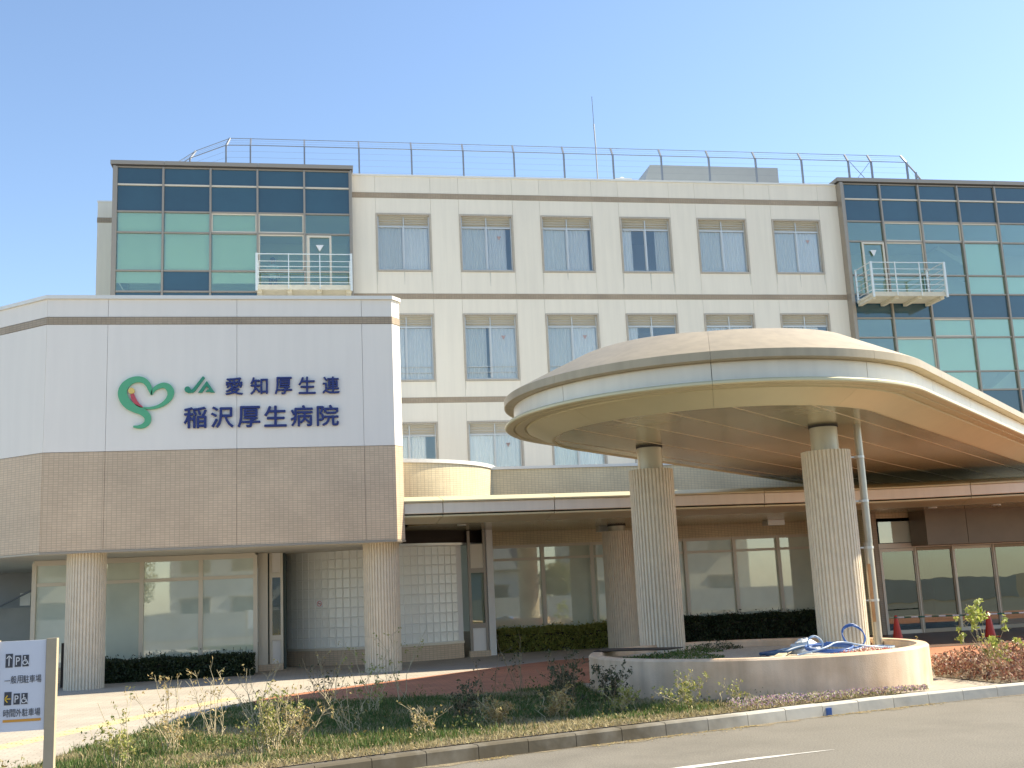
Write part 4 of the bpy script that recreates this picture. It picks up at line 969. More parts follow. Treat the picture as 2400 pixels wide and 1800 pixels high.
# ================================================================== COLUMNS
def fluted(x, y, z0, z1, r, n=38):
    vs = []; fs = []; prof = []
    for k in range(n):
        for f, rr_ in ((.0, .93), (.14, 1.0), (.66, 1.0), (.80, .93)):
            a = 2 * math.pi * (k + f) / n; prof.append((math.cos(a) * r * rr_, math.sin(a) * r * rr_))
    m_ = len(prof); levels = 9
    for l in range(levels + 1):
        z = z0 + (z1 - z0) * l / levels
        for (px, py) in prof: vs.append((x + px, y + py, z))
    for l in range(levels):
        for k in range(m_): fs.append((l * m_ + k, l * m_ + (k + 1) % m_, (l + 1) * m_ + (k + 1) % m_, (l + 1) * m_ + k))
    fs += [tuple(range(m_ - 1, -1, -1)), tuple(range(levels * m_, (levels + 1) * m_))]
    return MB().add(vs, fs)
def column(x, y, z0, z1, r, label, neck=None):
    t = thing('fluted_column', label, 'column', (x, y, z0), 'fluted stone columns')
    part('shaft', fluted(x, y, z0, z1, r), 'column_stone', t, uv=False)
    if neck:
        o = part('neck', MB().cyl(x, y, z1, neck, r * .56, 28), 'column_neck', t, smooth=False); shade_auto(o)
        part('collar', MB().cyl(x, y, neck - .05, neck + .03, r * .60, 28), 'canopy_gap', t)
column(-4.80, 25.55, .1, 2.99, .41, 'fluted column under the left end of the sign wing')
column(1.55, 25.75, .1, 2.99, .41, 'fluted column under the right corner of the sign wing beside glass blocks')
column(8.1, 29.2, .1, 3.24, .41, 'shorter fluted column standing behind, in front of the lobby glazing', 3.43)
column(6.2, 19.75, .5, 3.86, .41, 'tall fluted column at the left side of the round planter', 4.32)
column(8.62, 17.55, .5, 3.86, .41, 'tall fluted column at the right side of the planter with hoses around it', 4.32)
pp = thing('downpipe', 'beige metal rain pipe with rust marks standing right of the planter column', 'pipe', (9.2, 17.5, .6))
o = part('pipe', MB().cyl(9.2, 17.5, .55, 2.3, .075, 16), 'pipe_metal', pp); shade_auto(o)
o = part('pipe', MB().cyl(9.22, 17.5, 2.3, 4.36, .062, 16), 'pipe_metal', pp); shade_auto(o)
for z in (1.35, 2.22, 3.0, 3.75):
    part('bracket', MB().cyl(9.2, 17.5, z - .02, z + .02, .088, 14).box(9.02, 9.15, 17.49, 17.51, z - .012, z + .012), 'frame_alu', pp)
part('rust_streak', MB().wall([(9.165, 17.424), (9.125, 17.46)], 1.0, 1.95, -.004), 'rust', pp)

# ================================================================== PLANTER
PC = (6.88, 17.15); PR = 2.62; RZ = .72
plt = thing('round_planter', 'round rendered planter wall around the canopy columns', 'planter', (PC[0], PC[1], G))
def ring_wall(c, ro, ri, z0, z1, n=96, bev=.03):
    prof = [(ro, z0), (ro, z1 - bev), (ro - bev, z1), (ri + bev, z1), (ri, z1 - bev), (ri, z0)]
    vs = []; fs = []; k = len(prof)
    for i in range(n):
        a = 2 * math.pi * i / n
        for r_, z in prof: vs.append((c[0] + r_ * math.cos(a), c[1] + r_ * math.sin(a), z))
    for i in range(n):
        j = (i + 1) % n
        for q in range(k): fs.append((i * k + q, j * k + q, j * k + (q + 1) % k, i * k + (q + 1) % k))
    return MB().add(vs, fs)
o = part('planter_wall', ring_wall(PC, PR, PR - .2, 0.05, RZ), 'planter_render', plt, uv=False); shade_auto(o, 30)
part('gravel_fill', MB().cyl(PC[0], PC[1], .2, .60, PR - .19, 64), 'gravel', plt)

# ================================================================== SMALL THINGS
# parking direction sign
sg_ = thing('parking_sign', 'white parking direction sign with Japanese text between two beige posts', 'sign', (-2.33, 10, G))
part('post', B(-2.175, -2.095, 9.97, 10.05, .1, 1.55), 'post_beige', sg_); part('post', B(-2.62, -2.55, 9.97, 10.05, .1, 1.55), 'post_beige', sg_)
part('sign_panel', B(-2.545, -2.18, 9.985, 10.03, .82, 1.54), 'sign_face', sg_)
ys = 9.983
def sq(x0, x1, z0, z1, m, nm='symbol_tile'): return part(nm, B(x0, x1, ys - .002, ys + .001, z0, z1), m, sg_, uv=False)
def line(pts, w, m, parent, yy):
    mb = MB()
    for a, b in zip(pts[:-1], pts[1:]): mb.bar((a[0], yy, a[1]), (b[0], yy, b[1]), w, .002, up=(0, 1, 0))
    return part('pictogram', mb, m, parent, uv=False)
def wheelchair(x, z, s, par, yy, m='sign_white'):
    mb = MB(); W_ = s * .09
    def seg(a, b): mb.bar((x + a[0] * s, yy, z + a[1] * s), (x + b[0] * s, yy, z + b[1] * s), W_, .002, up=(0, 1, 0))
    n = 10; part('pictogram', MB().add([(x - .05 * s + .09 * s * math.cos(6.283 * i / n), yy - .001, z + .42 * s + .09 * s * math.sin(6.283 * i / n)) for i in range(n)], [tuple(range(n))]), m, par, uv=False)
    seg((-.05, .3), (-.05, -.02)); seg((-.05, .12), (.15, .12)); seg((-.05, -.02), (.2, -.02)); seg((.2, -.02), (.3, -.35)); seg((.3, -.35), (.42, -.32))
    P_ = [(-.12, .08), (-.25, -.08), (-.24, -.28), (-.08, -.4), (.1, -.36), (.19, -.2)]
    for a, b in zip(P_[:-1], P_[1:]): seg(a, b)
    return part('pictogram', mb, m, par, uv=False)
for (za, zt, zb2, ac, txt, zt0_, zt1_) in ((1.385, 1.44, 1.33, 'sign_ink', '一般用駐車場', 1.20, 1.255), (1.08, 1.135, 1.03, 'sign_ink', '時間外駐車場', .935, .99)):
    a = sq(-2.492, -2.437, zb2, zt, ac); p = sq(-2.42, -2.372, zb2 + .003, zt - .015, 'sign_ink'); w = sq(-2.36, -2.312, zb2 + .003, zt - .015, 'sign_ink')
    c = -2.4645
    if za > 1.2: line([(c, za - .043), (c, za + .042)], .007, 'sign_white', a, ys - .004); line([(c - .02, za + .016), (c, za + .042), (c + .02, za + .016)], .007, 'sign_white', a, ys - .004)
    else: line([(c + .022, za), (c - .022, za)], .008, 'sign_yellow', a, ys - .004); line([(c - .002, za + .028), (c - .022, za), (c - .002, za - .028)], .008, 'sign_yellow', a, ys - .004)
    g_ = glyph('P', -2.411, -2.382, zb2 + .018, zt - .03, ys - .002, .002, 'sign_white', p, 'letter')
    wheelchair(-2.338, za - .007, .075, w, ys - .004)
    for i, ch in enumerate(txt):
        x = -2.495 + .0482 * i; base = zt0_ if za > 1.2 else .935
        glyph(ch, x, x + .044, (base + (.022 if ch == '一' else 0)), base + (.027 if ch == '一' else .062), ys, .002, 'sign_ink', sg_, 'letter')
part('underline', B(-2.497, -2.205, ys - .003, ys, .895, .915), 'sign_orange', sg_, uv=False)
# no smoking plate on glass blocks
ang = 239.0; nsx, nsy = DC[0] + (DR + .03) * math.cos(R(ang)), DC[1] + (DR + .03) * math.sin(R(ang))
ns = thing('no_smoking_sign', 'small square no smoking plate on the glass block wall', 'sign', (nsx, nsy, 1.69)); ns.rotation_euler = (0, 0, R(ang + 90))
def local(nm, mb, m): 
    o = bpy.data.objects.new(nm, mb.mesh(nm, m, uv=False)); COL.objects.link(o); o.parent = ns; return o
local('plate', MB().box(-.085, .085, -.012, 0, -.085, .085), 'sign_white')
rg = MB(); n = 20
for i in range(n):
    a, b = 6.2832 * i / n, 6.2832 * (i + 1) / n; rg.bar((.06 * math.cos(a), -.015, .06 * math.sin(a)), (.06 * math.cos(b), -.015, .06 * math.sin(b)), .012, .003, up=(0, 1, 0))
rg.bar((-.04, -.015, .04), (.04, -.015, -.04), .012, .003, up=(0, 1, 0))
local('red_ring', rg, 'mark_red'); local('cigarette_mark', MB().box(-.035, .035, -.0135, -.012, -.008, .008), 'sign_ink')
# traffic cones and bar
def cone(x, y, label):
    t = thing('traffic_cone', label, 'traffic cone', (x, y, G), 'red cones by the entrance')
    part('cone_base', MB().box(x - .17, x + .17, y - .17, y + .17, G, G + .03), 'cone_red', t)
    o = part('cone_body', MB().cyl(x, y, G + .03, G + .62, .125, 20, .03), 'cone_red', t); shade_auto(o)
    part('bar_ring', MB().cyl(x, y, G + .55, G + .58, .045, 12), 'bar_green', t)
cone(14.07, 25.75, 'red traffic cone just right of the planter pipe'); cone(16.27, 25.3, 'red traffic cone at right behind the pale green shrub')
def zebra(a, b, label):
    t = thing('cone_bar', label, 'barrier bar', a, 'striped bars between the cones'); a = Vector(a); b = Vector(b); n = 13
    for k in range(n): part('bar_segment', MB().tube([a.lerp(b, k / n), a.lerp(b, (k + 1) / n)], .018, 8), 'bar_green' if k % 2 else 'white_paint', t, uv=False)
zebra((14.1, 25.74, .715), (16.24, 25.3, .70), 'green and white striped bar between the two cones'); zebra((16.3, 25.28, .70), (18.6, 24.9, .69), 'green and white striped bar running right from the second cone')
# blue reflector on kerb
tag(part('kerb_marker', MB().box(6.50, 6.58, 13.925, 13.95, .01, .10).box(6.515, 6.565, 13.92, 13.926, .03, .085), 'hose_blue', None), 'small blue marker fixed on the pale kerb face', 'marker')
# hoses, bag
def hose(label, pts, r, m, nm='garden_hose'):
    P_ = smooth_path([Vector(p) for p in pts], 2) if len(pts[0]) == 3 else pts
    tag(part(nm, MB().tube(P_, r, 7), m, None, smooth=True, uv=False), label, 'hose', 'hoses in the planter')
def coil(cx, cy, cz, r, turns, tilt, rr=random):
    return [(cx + r * math.cos(t) * (1 + rr.uniform(-.05, .05)), cy + r * math.sin(t) * math.cos(tilt) + rr.uniform(-.02, .02), cz + r * (1 + math.sin(t)) * math.sin(tilt) + .015 * t / 6) for t in np.linspace(0, turns * 6.283, int(turns * 14))]
hose('blue hose lying in flat loops before the planter column', coil(7.75, 16.3, .64, .36, 3.2, .10), .014, 'hose_blue')
hose('pale blue hose snaking right along the planter rim', [(7.1, 16.0, .64), (7.5, 15.9, .72), (7.9, 16.3, .80), (8.3, 16.2, .70), (8.8, 16.4, .64), (9.2, 16.9, .63), (8.9, 17.1, .64), (8.5, 16.6, .66), (8.0, 16.05, .66)], .013, 'hose_pale')
hose('coiled blue hose standing upright against the column', coil(8.5, 16.95, .62, .19, 2.6, 1.2), .010, 'hose_blue')
hose('dark blue hose bundle left of the plastic bag', [(6.9, 16.7, .63), (7.0, 16.3, .66), (7.3, 16.5, .72), (7.7, 16.8, .72), (7.2, 16.9, .66), (6.8, 16.7, .64)], .028, 'tarp_blue')
hose('small pale hose loop standing in the middle of pile', coil(7.65, 16.55, .63, .12, 1.8, 1.25), .010, 'hose_pale')
bgm = MB(); n1, n2 = 12, 9; vs = []
for j in range(n2 + 1):
    for i in range(n1):
        a = 6.2832 * i / n1; ph_ = math.pi * j / n2 / 2; r_ = math.cos(ph_) * (1 + random.uniform(-.22, .22))
        vs.append((7.68 + .24 * r_ * math.cos(a), 17.0 + .18 * r_ * math.sin(a), .60 + .22 * math.sin(ph_) + random.uniform(-.02, .02)))
fs = [(j * n1 + i, j * n1 + (i + 1) % n1, (j + 1) * n1 + (i + 1) % n1, (j + 1) * n1 + i) for j in range(n2) for i in range(n1)]
tag(part('plastic_bag', MB().add(vs, fs), 'bag_white', None, uv=False), 'crumpled whitish plastic bag behind the hoses', 'bag')
tag(part('board_sheet', MB().prism([(4.55, 18.3), (5.6, 17.6), (6.0, 18.0), (4.9, 18.9)], .725, .74), 'void_dark', None), 'thin dark sheet lying over the left planter rim', 'sheet')
tag(part('wooden_plank', MB().bar((6.75, 15.9, .64), (7.7, 17.5, .66), .12, .03), 'seam_light', None), 'pale plank lying on planter gravel left of hoses', 'plank')

# far left: neighbouring wall, low wall, handrail, white box
tag(part('grey_outbuilding', B(-14, -7.3, 36, 37, .1, 4.2), 'penthouse', None), 'grey metal wall of an outbuilding behind the left wing', 'building')
tag(part('white_wall', B(-14, -6.6, 33, 33.2, .1, 1.95), 'concrete_wall', None), 'low pale wall at the far left under the wing', 'wall')
tag(part('sloping_handrail', MB().tube([(-9.5, 32.6, 1.75), (-8.3, 32.6, 2.02), (-7.5, 32.6, 2.42), (-7.1, 32.6, 2.46)], .03, 6).tube([(-7.1, 32.6, 2.46), (-7.1, 32.6, .15)], .03, 6), 'fence_grey', None, uv=False), 'dark sloping handrail above the low pale wall', 'handrail')
tag(part('electric_box', B(-7.88, -7.62, 32.8, 32.95, 2.0, 2.34), 'white_paint', None), 'small white box on the wall beside handrail', 'box')
tag(part('drain_box', B(-5.45, -5.2, 26.4, 26.7, .15, 1.1), 'void_dark', None), 'dark box standing behind the left column', 'box')

# person behind glass
def person(x, y, z):
    t = thing('person', 'person in a white shirt standing behind the tower glass by the balcony', 'person', (x, y, z))
    me = bpy.data.meshes.new('body')
    V = [(0, 0, .92), (0, 0, 1.2), (0, 0, 1.38), (0, 0, 1.48), (0, -.01, 1.58), (-.1, 0, .88), (-.11, 0, .48), (-.11, .01, .08), (-.11, -.12, .04), (.1, 0, .88), (.11, .02, .48), (.11, .03, .08), (.11, -.1, .04),
         (-.19, 0, 1.36), (-.25, 0, 1.1), (-.12, -.18, 1.02), (.19, 0, 1.36), (.26, .02, 1.1), (.24, -.1, .86), (0, -.01, 1.66)]
    Rr = [.15, .14, .15, .06, .085, .09, .065, .045, .04, .09, .065, .045, .04, .065, .045, .035, .065, .045, .035, .085]
    E = [(0, 1), (1, 2), (2, 3), (3, 4), (4, 19), (0, 5), (5, 6), (6, 7), (7, 8), (0, 9), (9, 10), (10, 11), (11, 12), (2, 13), (13, 14), (14, 15), (2, 16), (16, 17), (17, 18)]
    me.from_pydata([(x + a, y + b, z + c) for a, b, c in V], E, [])
    me.materials.append(MATS['shirt_white']); me.materials.append(MATS['trousers']); me.materials.append(MATS['skin'])
    ob = bpy.data.objects.new('body', me); COL.objects.link(ob)
    md = ob.modifiers.new('skin', 'SKIN'); 
    for i, sv in enumerate(me.skin_vertices[0].data): sv.radius = (Rr[i], Rr[i] * .8); sv.use_root = (i == 0)
    ob.modifiers.new('sub', 'SUBSURF').levels = 1
    dg = bpy.context.evaluated_depsgraph_get(); m2 = bpy.data.meshes.new_from_object(ob.evaluated_get(dg)); bpy.data.objects.remove(ob)
    m2.materials.clear()
    for mm in ('shirt_white', 'trousers', 'skin'): m2.materials.append(MATS[mm])
    for p in m2.polygons:
        zc = p.center.z - z; p.material_index = 1 if zc < .9 else (2 if zc > 1.46 else 0); p.use_smooth = True
    part('body', m2, None, t)
    hb = MB(); vs = []; n1 = 12
    for j in range(6):
        ph_ = math.pi / 2 * j / 5
        for i in range(n1): a = 6.2832 * i / n1; vs.append((x + .10 * math.cos(ph_) * math.cos(a), y + .015 + .105 * math.cos(ph_) * math.sin(a), z + 1.64 + .11 * math.sin(ph_) + (-.05 if math.sin(a) > 0 and j == 0 else 0)))
    hb.add(vs, [(j * n1 + i, j * n1 + (i + 1) % n1, (j + 1) * n1 + (i + 1) % n1, (j + 1) * n1 + i) for j in range(5) for i in range(n1)])
    part('hair', hb, 'hair', t, smooth=True, uv=False)
person(-1.35, 41.9, 13.08)

# ================================================================== PLANTS
def np_mesh(name, V, F, m, smooth=False):
    me = bpy.data.meshes.new(name); V = np.asarray(V, dtype=np.float32); F = np.asarray(F, dtype=np.int32)
    k = F.shape[1]; me.vertices.add(len(V)); me.vertices.foreach_set('co', V.ravel()); me.loops.add(F.size); me.loops.foreach_set('vertex_index', F.ravel())
    me.polygons.add(len(F)); me.polygons.foreach_set('loop_start', np.arange(0, F.size, k, dtype=np.int32)); me.polygons.foreach_set('loop_total', np.full(len(F), k, dtype=np.int32))
    me.update(calc_edges=True); me.materials.append(MATS[m]); return me
def leaves(C_, size, up=.3, asp=2.2):
    """one kite-shaped leaf per centre"""
    n = len(C_); d = rng.normal(size=(n, 3)); d[:, 2] += up; d /= np.linalg.norm(d, axis=1)[:, None]
    q = rng.normal(size=(n, 3)); s_ = np.cross(d, q); s_ /= np.linalg.norm(s_, axis=1)[:, None]
    L = (np.asarray(size) * rng.uniform(.6, 1.3, n))[:, None]; W = L / asp
    nn = np.cross(d, s_) * L * .12
    V = np.stack([C_ - d * L * .5, C_ + s_ * W * .5 + nn, C_ + d * L * .5, C_ - s_ * W * .5 + nn], 1).reshape(-1, 3)
    F = np.arange(4 * n).reshape(-1, 4); return V, F
def blades(P_, h, w, lean=.35):
    n = len(P_); a = rng.uniform(0, 6.283, n); s_ = np.stack([np.cos(a), np.sin(a), np.zeros(n)], 1) * (w * rng.uniform(.6, 1.4, n))[:, None]
    l1 = rng.normal(size=(n, 3)) * lean; l1[:, 2] = 1; l1 /= np.linalg.norm(l1, axis=1)[:, None]; H = (h * rng.uniform(.4, 1.3, n))[:, None]
    top = P_ + l1 * H
    V = np.stack([P_ - s_, P_ + s_, top], 1).reshape(-1, 3); F = np.arange(3 * n).reshape(-1, 3); return V, F
def in_poly(pts, poly):
    x, y = pts[:, 0], pts[:, 1]; ins_ = np.zeros(len(pts), bool); n = len(poly); j = n - 1
    for i in range(n):
        xi, yi = poly[i]; xj, yj = poly[j]
        c = ((yi > y) != (yj > y)) & (x < (xj - xi) * (y - yi) / (yj - yi + 1e-12) + xi); ins_ ^= c; j = i
    return ins_
def scatter(poly, n):
    p = np.array(poly); mn, mx = p.min(0), p.max(0); out = []
    tot = 0
    while tot < n:
        q = rng.uniform(mn, mx, (n * 2, 2)); q = q[in_poly(q, poly)]; out.append(q); tot += len(q)
    return np.concatenate(out)[:n]
def stuff(name, me, label, cat):
    o = bpy.data.objects.new(name, me); COL.objects.link(o); o['kind'] = 'stuff'; tag(o, label, cat); return o
def kdist(P2):   # distance behind the kerb line (approx)
    K = np.array([(p.x, p.y) for p in KS]); return np.sqrt(((P2[:, None, :] - K[None]) ** 2).sum(-1)).min(1)
vis = [p for p in lawn_poly]
P2 = scatter(vis, 60000); 
f = np.sin(P2[:, 0] * 2.1 + 1.3 * np.sin(P2[:, 1] * 1.7)) + np.sin(P2[:, 1] * 2.9 + P2[:, 0]) + rng.normal(size=len(P2)) * .5
kd = kdist(P2)
green = (f > -.75) & (kd > .45 + .25 * rng.uniform(size=len(P2)))
Pg = np.c_[P2[green], np.full(green.sum(), G + .01)]
hg = .05 + .075 * np.clip(.5 + .5 * np.sin(Pg[:, 0] * 4.1 + 1.7 * np.sin(Pg[:, 1] * 3.3)) * np.sin(Pg[:, 1] * 5.0 + .6), 0, 1) ** 1.5
V, F = blades(Pg, hg, .008); stuff('grass', np_mesh('grass', V, F, 'grass'), 'patchy winter grass covering the roadside bed', 'grass')
Pd = P2[~green]; Pd = np.c_[Pd, np.full(len(Pd), G + .01)]
extra = scatter(vis, 22000); extra = np.c_[extra, np.full(len(extra), G + .01)]
V, F = blades(np.concatenate([Pd, extra]), .06, .009, .9); stuff('dry_grass', np_mesh('dry_grass', V, F, 'dry_grass'), 'straw coloured dry grass along the kerb and between the green', 'dry grass')
# low weeds
Pw = scatter(vis, 16000); cl = np.sin(Pw[:, 0] * 3.3 + 2) * np.sin(Pw[:, 1] * 2.7 + Pw[:, 0] * 1.1); Pw = Pw[cl > .25]
Cc = np.c_[Pw, G + rng.uniform(.02, .2, len(Pw)) * np.clip(np.sin(Pw[:, 0] * 6.1) * np.cos(Pw[:, 1] * 5.3) + .6, .1, 1.4)]; V, F = leaves(Cc, .042); stuff('low_weeds', np_mesh('low_weeds', V, F, 'leaf_weed'), 'small leafy weeds scattered through the grass bed', 'weeds')
# litter along the kerb on the road
t_ = rng.uniform(0, 1, 1500); X_ = 1 + t_ * 7.5; KX = np.array([(p.x, p.y) for p in KS]); Y_ = np.interp(X_, KX[:, 0], KX[:, 1]) - .03 - rng.exponential(.05, len(X_))
msk = (np.sin(X_ * 4.0) + np.sin(X_ * 1.7 + 1)) > -.2
Cc = np.c_[X_, Y_, np.full(len(X_), .01)][msk]; V, F = leaves(Cc, .035, 0, 1.6); V[:, 2] = np.abs(V[:, 2] - .01) * .5 + .006
stuff('leaf_litter', np_mesh('leaf_litter', V, F, 'leaf_dry'), 'dry leaf litter collected in the gutter', 'leaf litter')

def shrub(x, y, h, label, m='leaf_dry', nst=9, nl=130, spread=.35, leaf=.05, group=None, bare=.25, stem='plant_stem_pale', z=G, name='dry_shrub', cat='shrub', sr=.006, top=False):
    t = thing(name, label, cat, (x, y, z), group)
    st_ = MB(); cs = []
    lean = Vector((random.uniform(-.25, .25), random.uniform(-.25, .25), 0)) * h
    per = max(2, int(nl / (nst * 6)))
    for k in range(nst):
        a = random.uniform(0, 6.283); r_ = spread * random.uniform(.15, 1.15); hh = h * random.choice((.45, .6, .75, .9, 1.0, 1.1)) * random.uniform(.9, 1.05)
        p = Vector((x + random.gauss(0, .06), y + random.gauss(0, .06), z - .02)); d = Vector((r_ * math.cos(a), r_ * math.sin(a), 0)) + lean * random.uniform(0, 1)
        pts = [p]
        for q in range(1, 6):
            f_ = q / 5; pts.append(p + d * f_ ** 1.3 + Vector((random.gauss(0, .022), random.gauss(0, .022), hh * f_ + random.gauss(0, .01))))
        st_.tube(pts, [sr * (1 - .13 * q) for q in range(6)], 4, cap=False)
        for q in range(6):
            u = random.uniform(.78 if top else .3, 1.0) * 5; i0 = min(4, int(u)); s0 = pts[i0].lerp(pts[i0 + 1], u - i0)
            L_ = h * random.uniform(.08, .24); e0 = s0 + Vector((random.gauss(0, .6), random.gauss(0, .6), random.uniform(.2, 1.1))).normalized() * L_
            m0 = s0.lerp(e0, .5) + Vector((random.gauss(0, .012), random.gauss(0, .012), 0)); st_.tube([s0, m0, e0], [sr * .5, sr * .4, sr * .25], 3, cap=False)
            if random.random() < .8:
                for w_ in range(per): cs.append(m0.lerp(e0, random.uniform(.2, 1.15)) + Vector((random.gauss(0, .018), random.gauss(0, .018), random.gauss(0, .018))))
    if not cs: cs.append(p)
    part('stems', st_, stem, t, uv=False)
    V, F = leaves(np.array([tuple(c) for c in cs]), leaf); o = link('foliage', np_mesh('foliage', V, F, m), t, (0, 0, 0)); return t
SH = [ # x, y, h, label, mat, nst, nl
 (-1.95, 12.3, .62, 'yellowish leafy shrub in the bed just right of the parking sign', 'leaf_yellowgreen', 10, 420),
 (-1.55, 13.4, .80, 'wispy brown shrub behind the parking sign post', 'leaf_dry', 12, 300),
 (-1.25, 14.6, .82, 'sparse twiggy shrub against the pale paving, left end of the lawn', 'leaf_dry', 9, 130),
 (-.75, 15.6, .78, 'thin reddish twig shrub on the paving side of the lawn', 'leaf_dry', 8, 110),
 (-.45, 12.9, .62, 'bright yellow tangle of stems at the front of the lawn', 'leaf_yellowgreen', 24, 800),
 (-.2, 13.3, .66, 'golden dry stalk cluster behind the yellow tangle', 'leaf_dry', 16, 450),
 (.45, 14.2, .6, 'leggy shrub with pale crossing stems at mid lawn', 'leaf_dry', 9, 130),
 (.15, 16.4, .75, 'dark seed-head shrub where grass meets the paving', 'leaf_shade', 9, 120),
 (.75, 16.2, .85, 'yellow-green shrub with forked pale stems near paving edge', 'leaf_yellowgreen', 10, 380),
 (1.35, 17.6, 1.15, 'tall thin plant with yellow tips in front of the glass blocks', 'leaf_yellowgreen', 4, 110),
 (.2, 17.9, 1.0, 'tall sparse stalks with curled pale tips left of glass blocks', 'leaf_dry', 4, 80),
 (1.9, 15.0, .42, 'low grey leaning twigs lying over the grass', 'leaf_shade', 20, 700),
 (2.55, 16.6, .80, 'thin dark stalks standing before the red paving', 'leaf_shade', 4, 50),
 (3.1, 17.2, .95, 'upright bare stalks further right on red paving edge', 'leaf_shade', 5, 50),
 (2.2, 13.9, .36, 'orange-brown weedy shrub behind the dark kerb', 'leaf_dry', 18, 800),
 (3.0, 14.2, .36, 'rust coloured weed clump beside the dark kerb centre', 'leaf_dry', 18, 800),
 (3.75, 16.9, .62, 'tall dark brambly shrub left of the round planter', 'leaf_shade', 18, 800),
 (4.1, 15.7, .5, 'dense dark bramble touching the planter wall', 'leaf_shade', 20, 900),
 (3.45, 15.6, .58, 'dark green brambly clump one step left of planter', 'leaf_shade', 18, 800),
 (3.9, 14.4, .36, 'pale leafy shrub in front of the bramble by the planter', 'leaf_yellowgreen', 14, 600),
 (4.75, 14.3, .45, 'bright yellow-green shrub with pointed leaves before the planter wall', 'leaf_yellowgreen', 14, 600),
 (5.35, 14.25, .32, 'small upright yellow shrub left of the flowers', 'leaf_yellowgreen', 8, 110),
 (1.3, 13.4, .34, 'low yellow-brown clump near the dark kerb left part', 'leaf_dry', 12, 180),
]
for (x, y, h, lb, m, ns_, nl) in SH: shrub(x, y, h, lb, m, ns_, nl, spread=.18 + h * .28, group='shrubs in the roadside bed', stem='plant_stem' if m == 'leaf_shade' else 'plant_stem_pale', leaf=.045 if m != 'leaf_shade' else .05)
# flowers behind kerb in front of planter
q = rng.uniform(0, 1, 2600); X_ = 5.2 + q * 3.2; KY = np.interp(X_, KX[:, 0], KX[:, 1]); Y_ = KY + .2 + rng.uniform(0, .38, len(X_)) * (1 - q * .8); Z_ = G + .02 + rng.uniform(0, .13, len(X_)) * (1 - q * .5)
V, F = leaves(np.c_[X_, Y_, Z_], .032, .6, 1.5); stuff('flowering_ground_cover', np_mesh('flowering_ground_cover', V, F, 'flower_mix'), 'low white and purple flowers between the kerb and planter wall', 'flowers')
# reddish bed on the right
P3 = scatter(bed_poly, 26000); P3 = P3[P3[:, 0] < 17.5]; hgt = .30 + .20 * np.sin(P3[:, 0] * 1.9) * np.sin(P3[:, 1] * 2.3 + 1); hgt = np.clip(hgt, .1, .55)
C3 = np.c_[P3, G + rng.uniform(.05, 1, len(P3)) * hgt]
V, F = leaves(C3, .06); stuff('red_ground_cover', np_mesh('red_ground_cover', V, F, 'leaf_red'), 'dense reddish brown nandina ground cover right of the planter', 'ground cover')
shrub(10.3, 16.1, .92, 'pale green leafy shrub rising from the reddish bed', 'leaf_fresh', 9, 520, spread=.36, leaf=.085, name='green_shrub', top=True)
shrub(10.35, 16.0, .55, 'faded beige-green shrub at the foot of the pale green shrub', 'leaf_yellowgreen', 12, 420, spread=.42, leaf=.06, name='green_shrub')
shrub(11.6, 17.3, .86, 'small lone shrub with light green tuft at far right', 'leaf_fresh', 2, 130, spread=.08, leaf=.08, name='green_shrub', top=True)
shrub(9.75, 17.6, .45, 'dry yellowish clump beside the planter right edge', 'leaf_dry', 12, 260, spread=.35, name='dry_shrub')
# planter weeds
def patch(cx, cy, rx, ry, n, z, hh, m, nm, lb, cat, leaf=.045):
    a = rng.uniform(0, 6.283, n); r_ = np.sqrt(rng.uniform(0, 1, n)); C_ = np.c_[cx + rx * r_ * np.cos(a), cy + ry * r_ * np.sin(a), z + rng.uniform(0, hh, n) * (1.1 - r_)]
    V, F = leaves(C_, leaf, .6); stuff(nm, np_mesh(nm, V, F, m), lb, cat)
patch(5.5, 17.4, .95, .8, 1500, .60, .12, 'grass', 'planter_weeds', 'green weeds on the left side of the planter gravel', 'weeds')
patch(6.4, 18.6, .5, .35, 500, .60, .14, 'grass', 'planter_weeds', 'green weeds at the foot of the left planter column', 'weeds')
patch(8.0, 15.5, .8, .3, 1500, .62, .12, 'flower_red', 'red_flowers', 'small red flowers along the planter front rim', 'flowers', .04)
patch(9.2, 18.2, .35, .5, 500, .62, .18, 'leaf_red', 'red_plants', 'reddish leaves behind the rain pipe in the planter', 'plants')
patch(7.0, 19.2, .5, .3, 500, .60, .2, 'leaf_shade', 'planter_weeds', 'dark weeds at the back of the planter gravel', 'weeds')
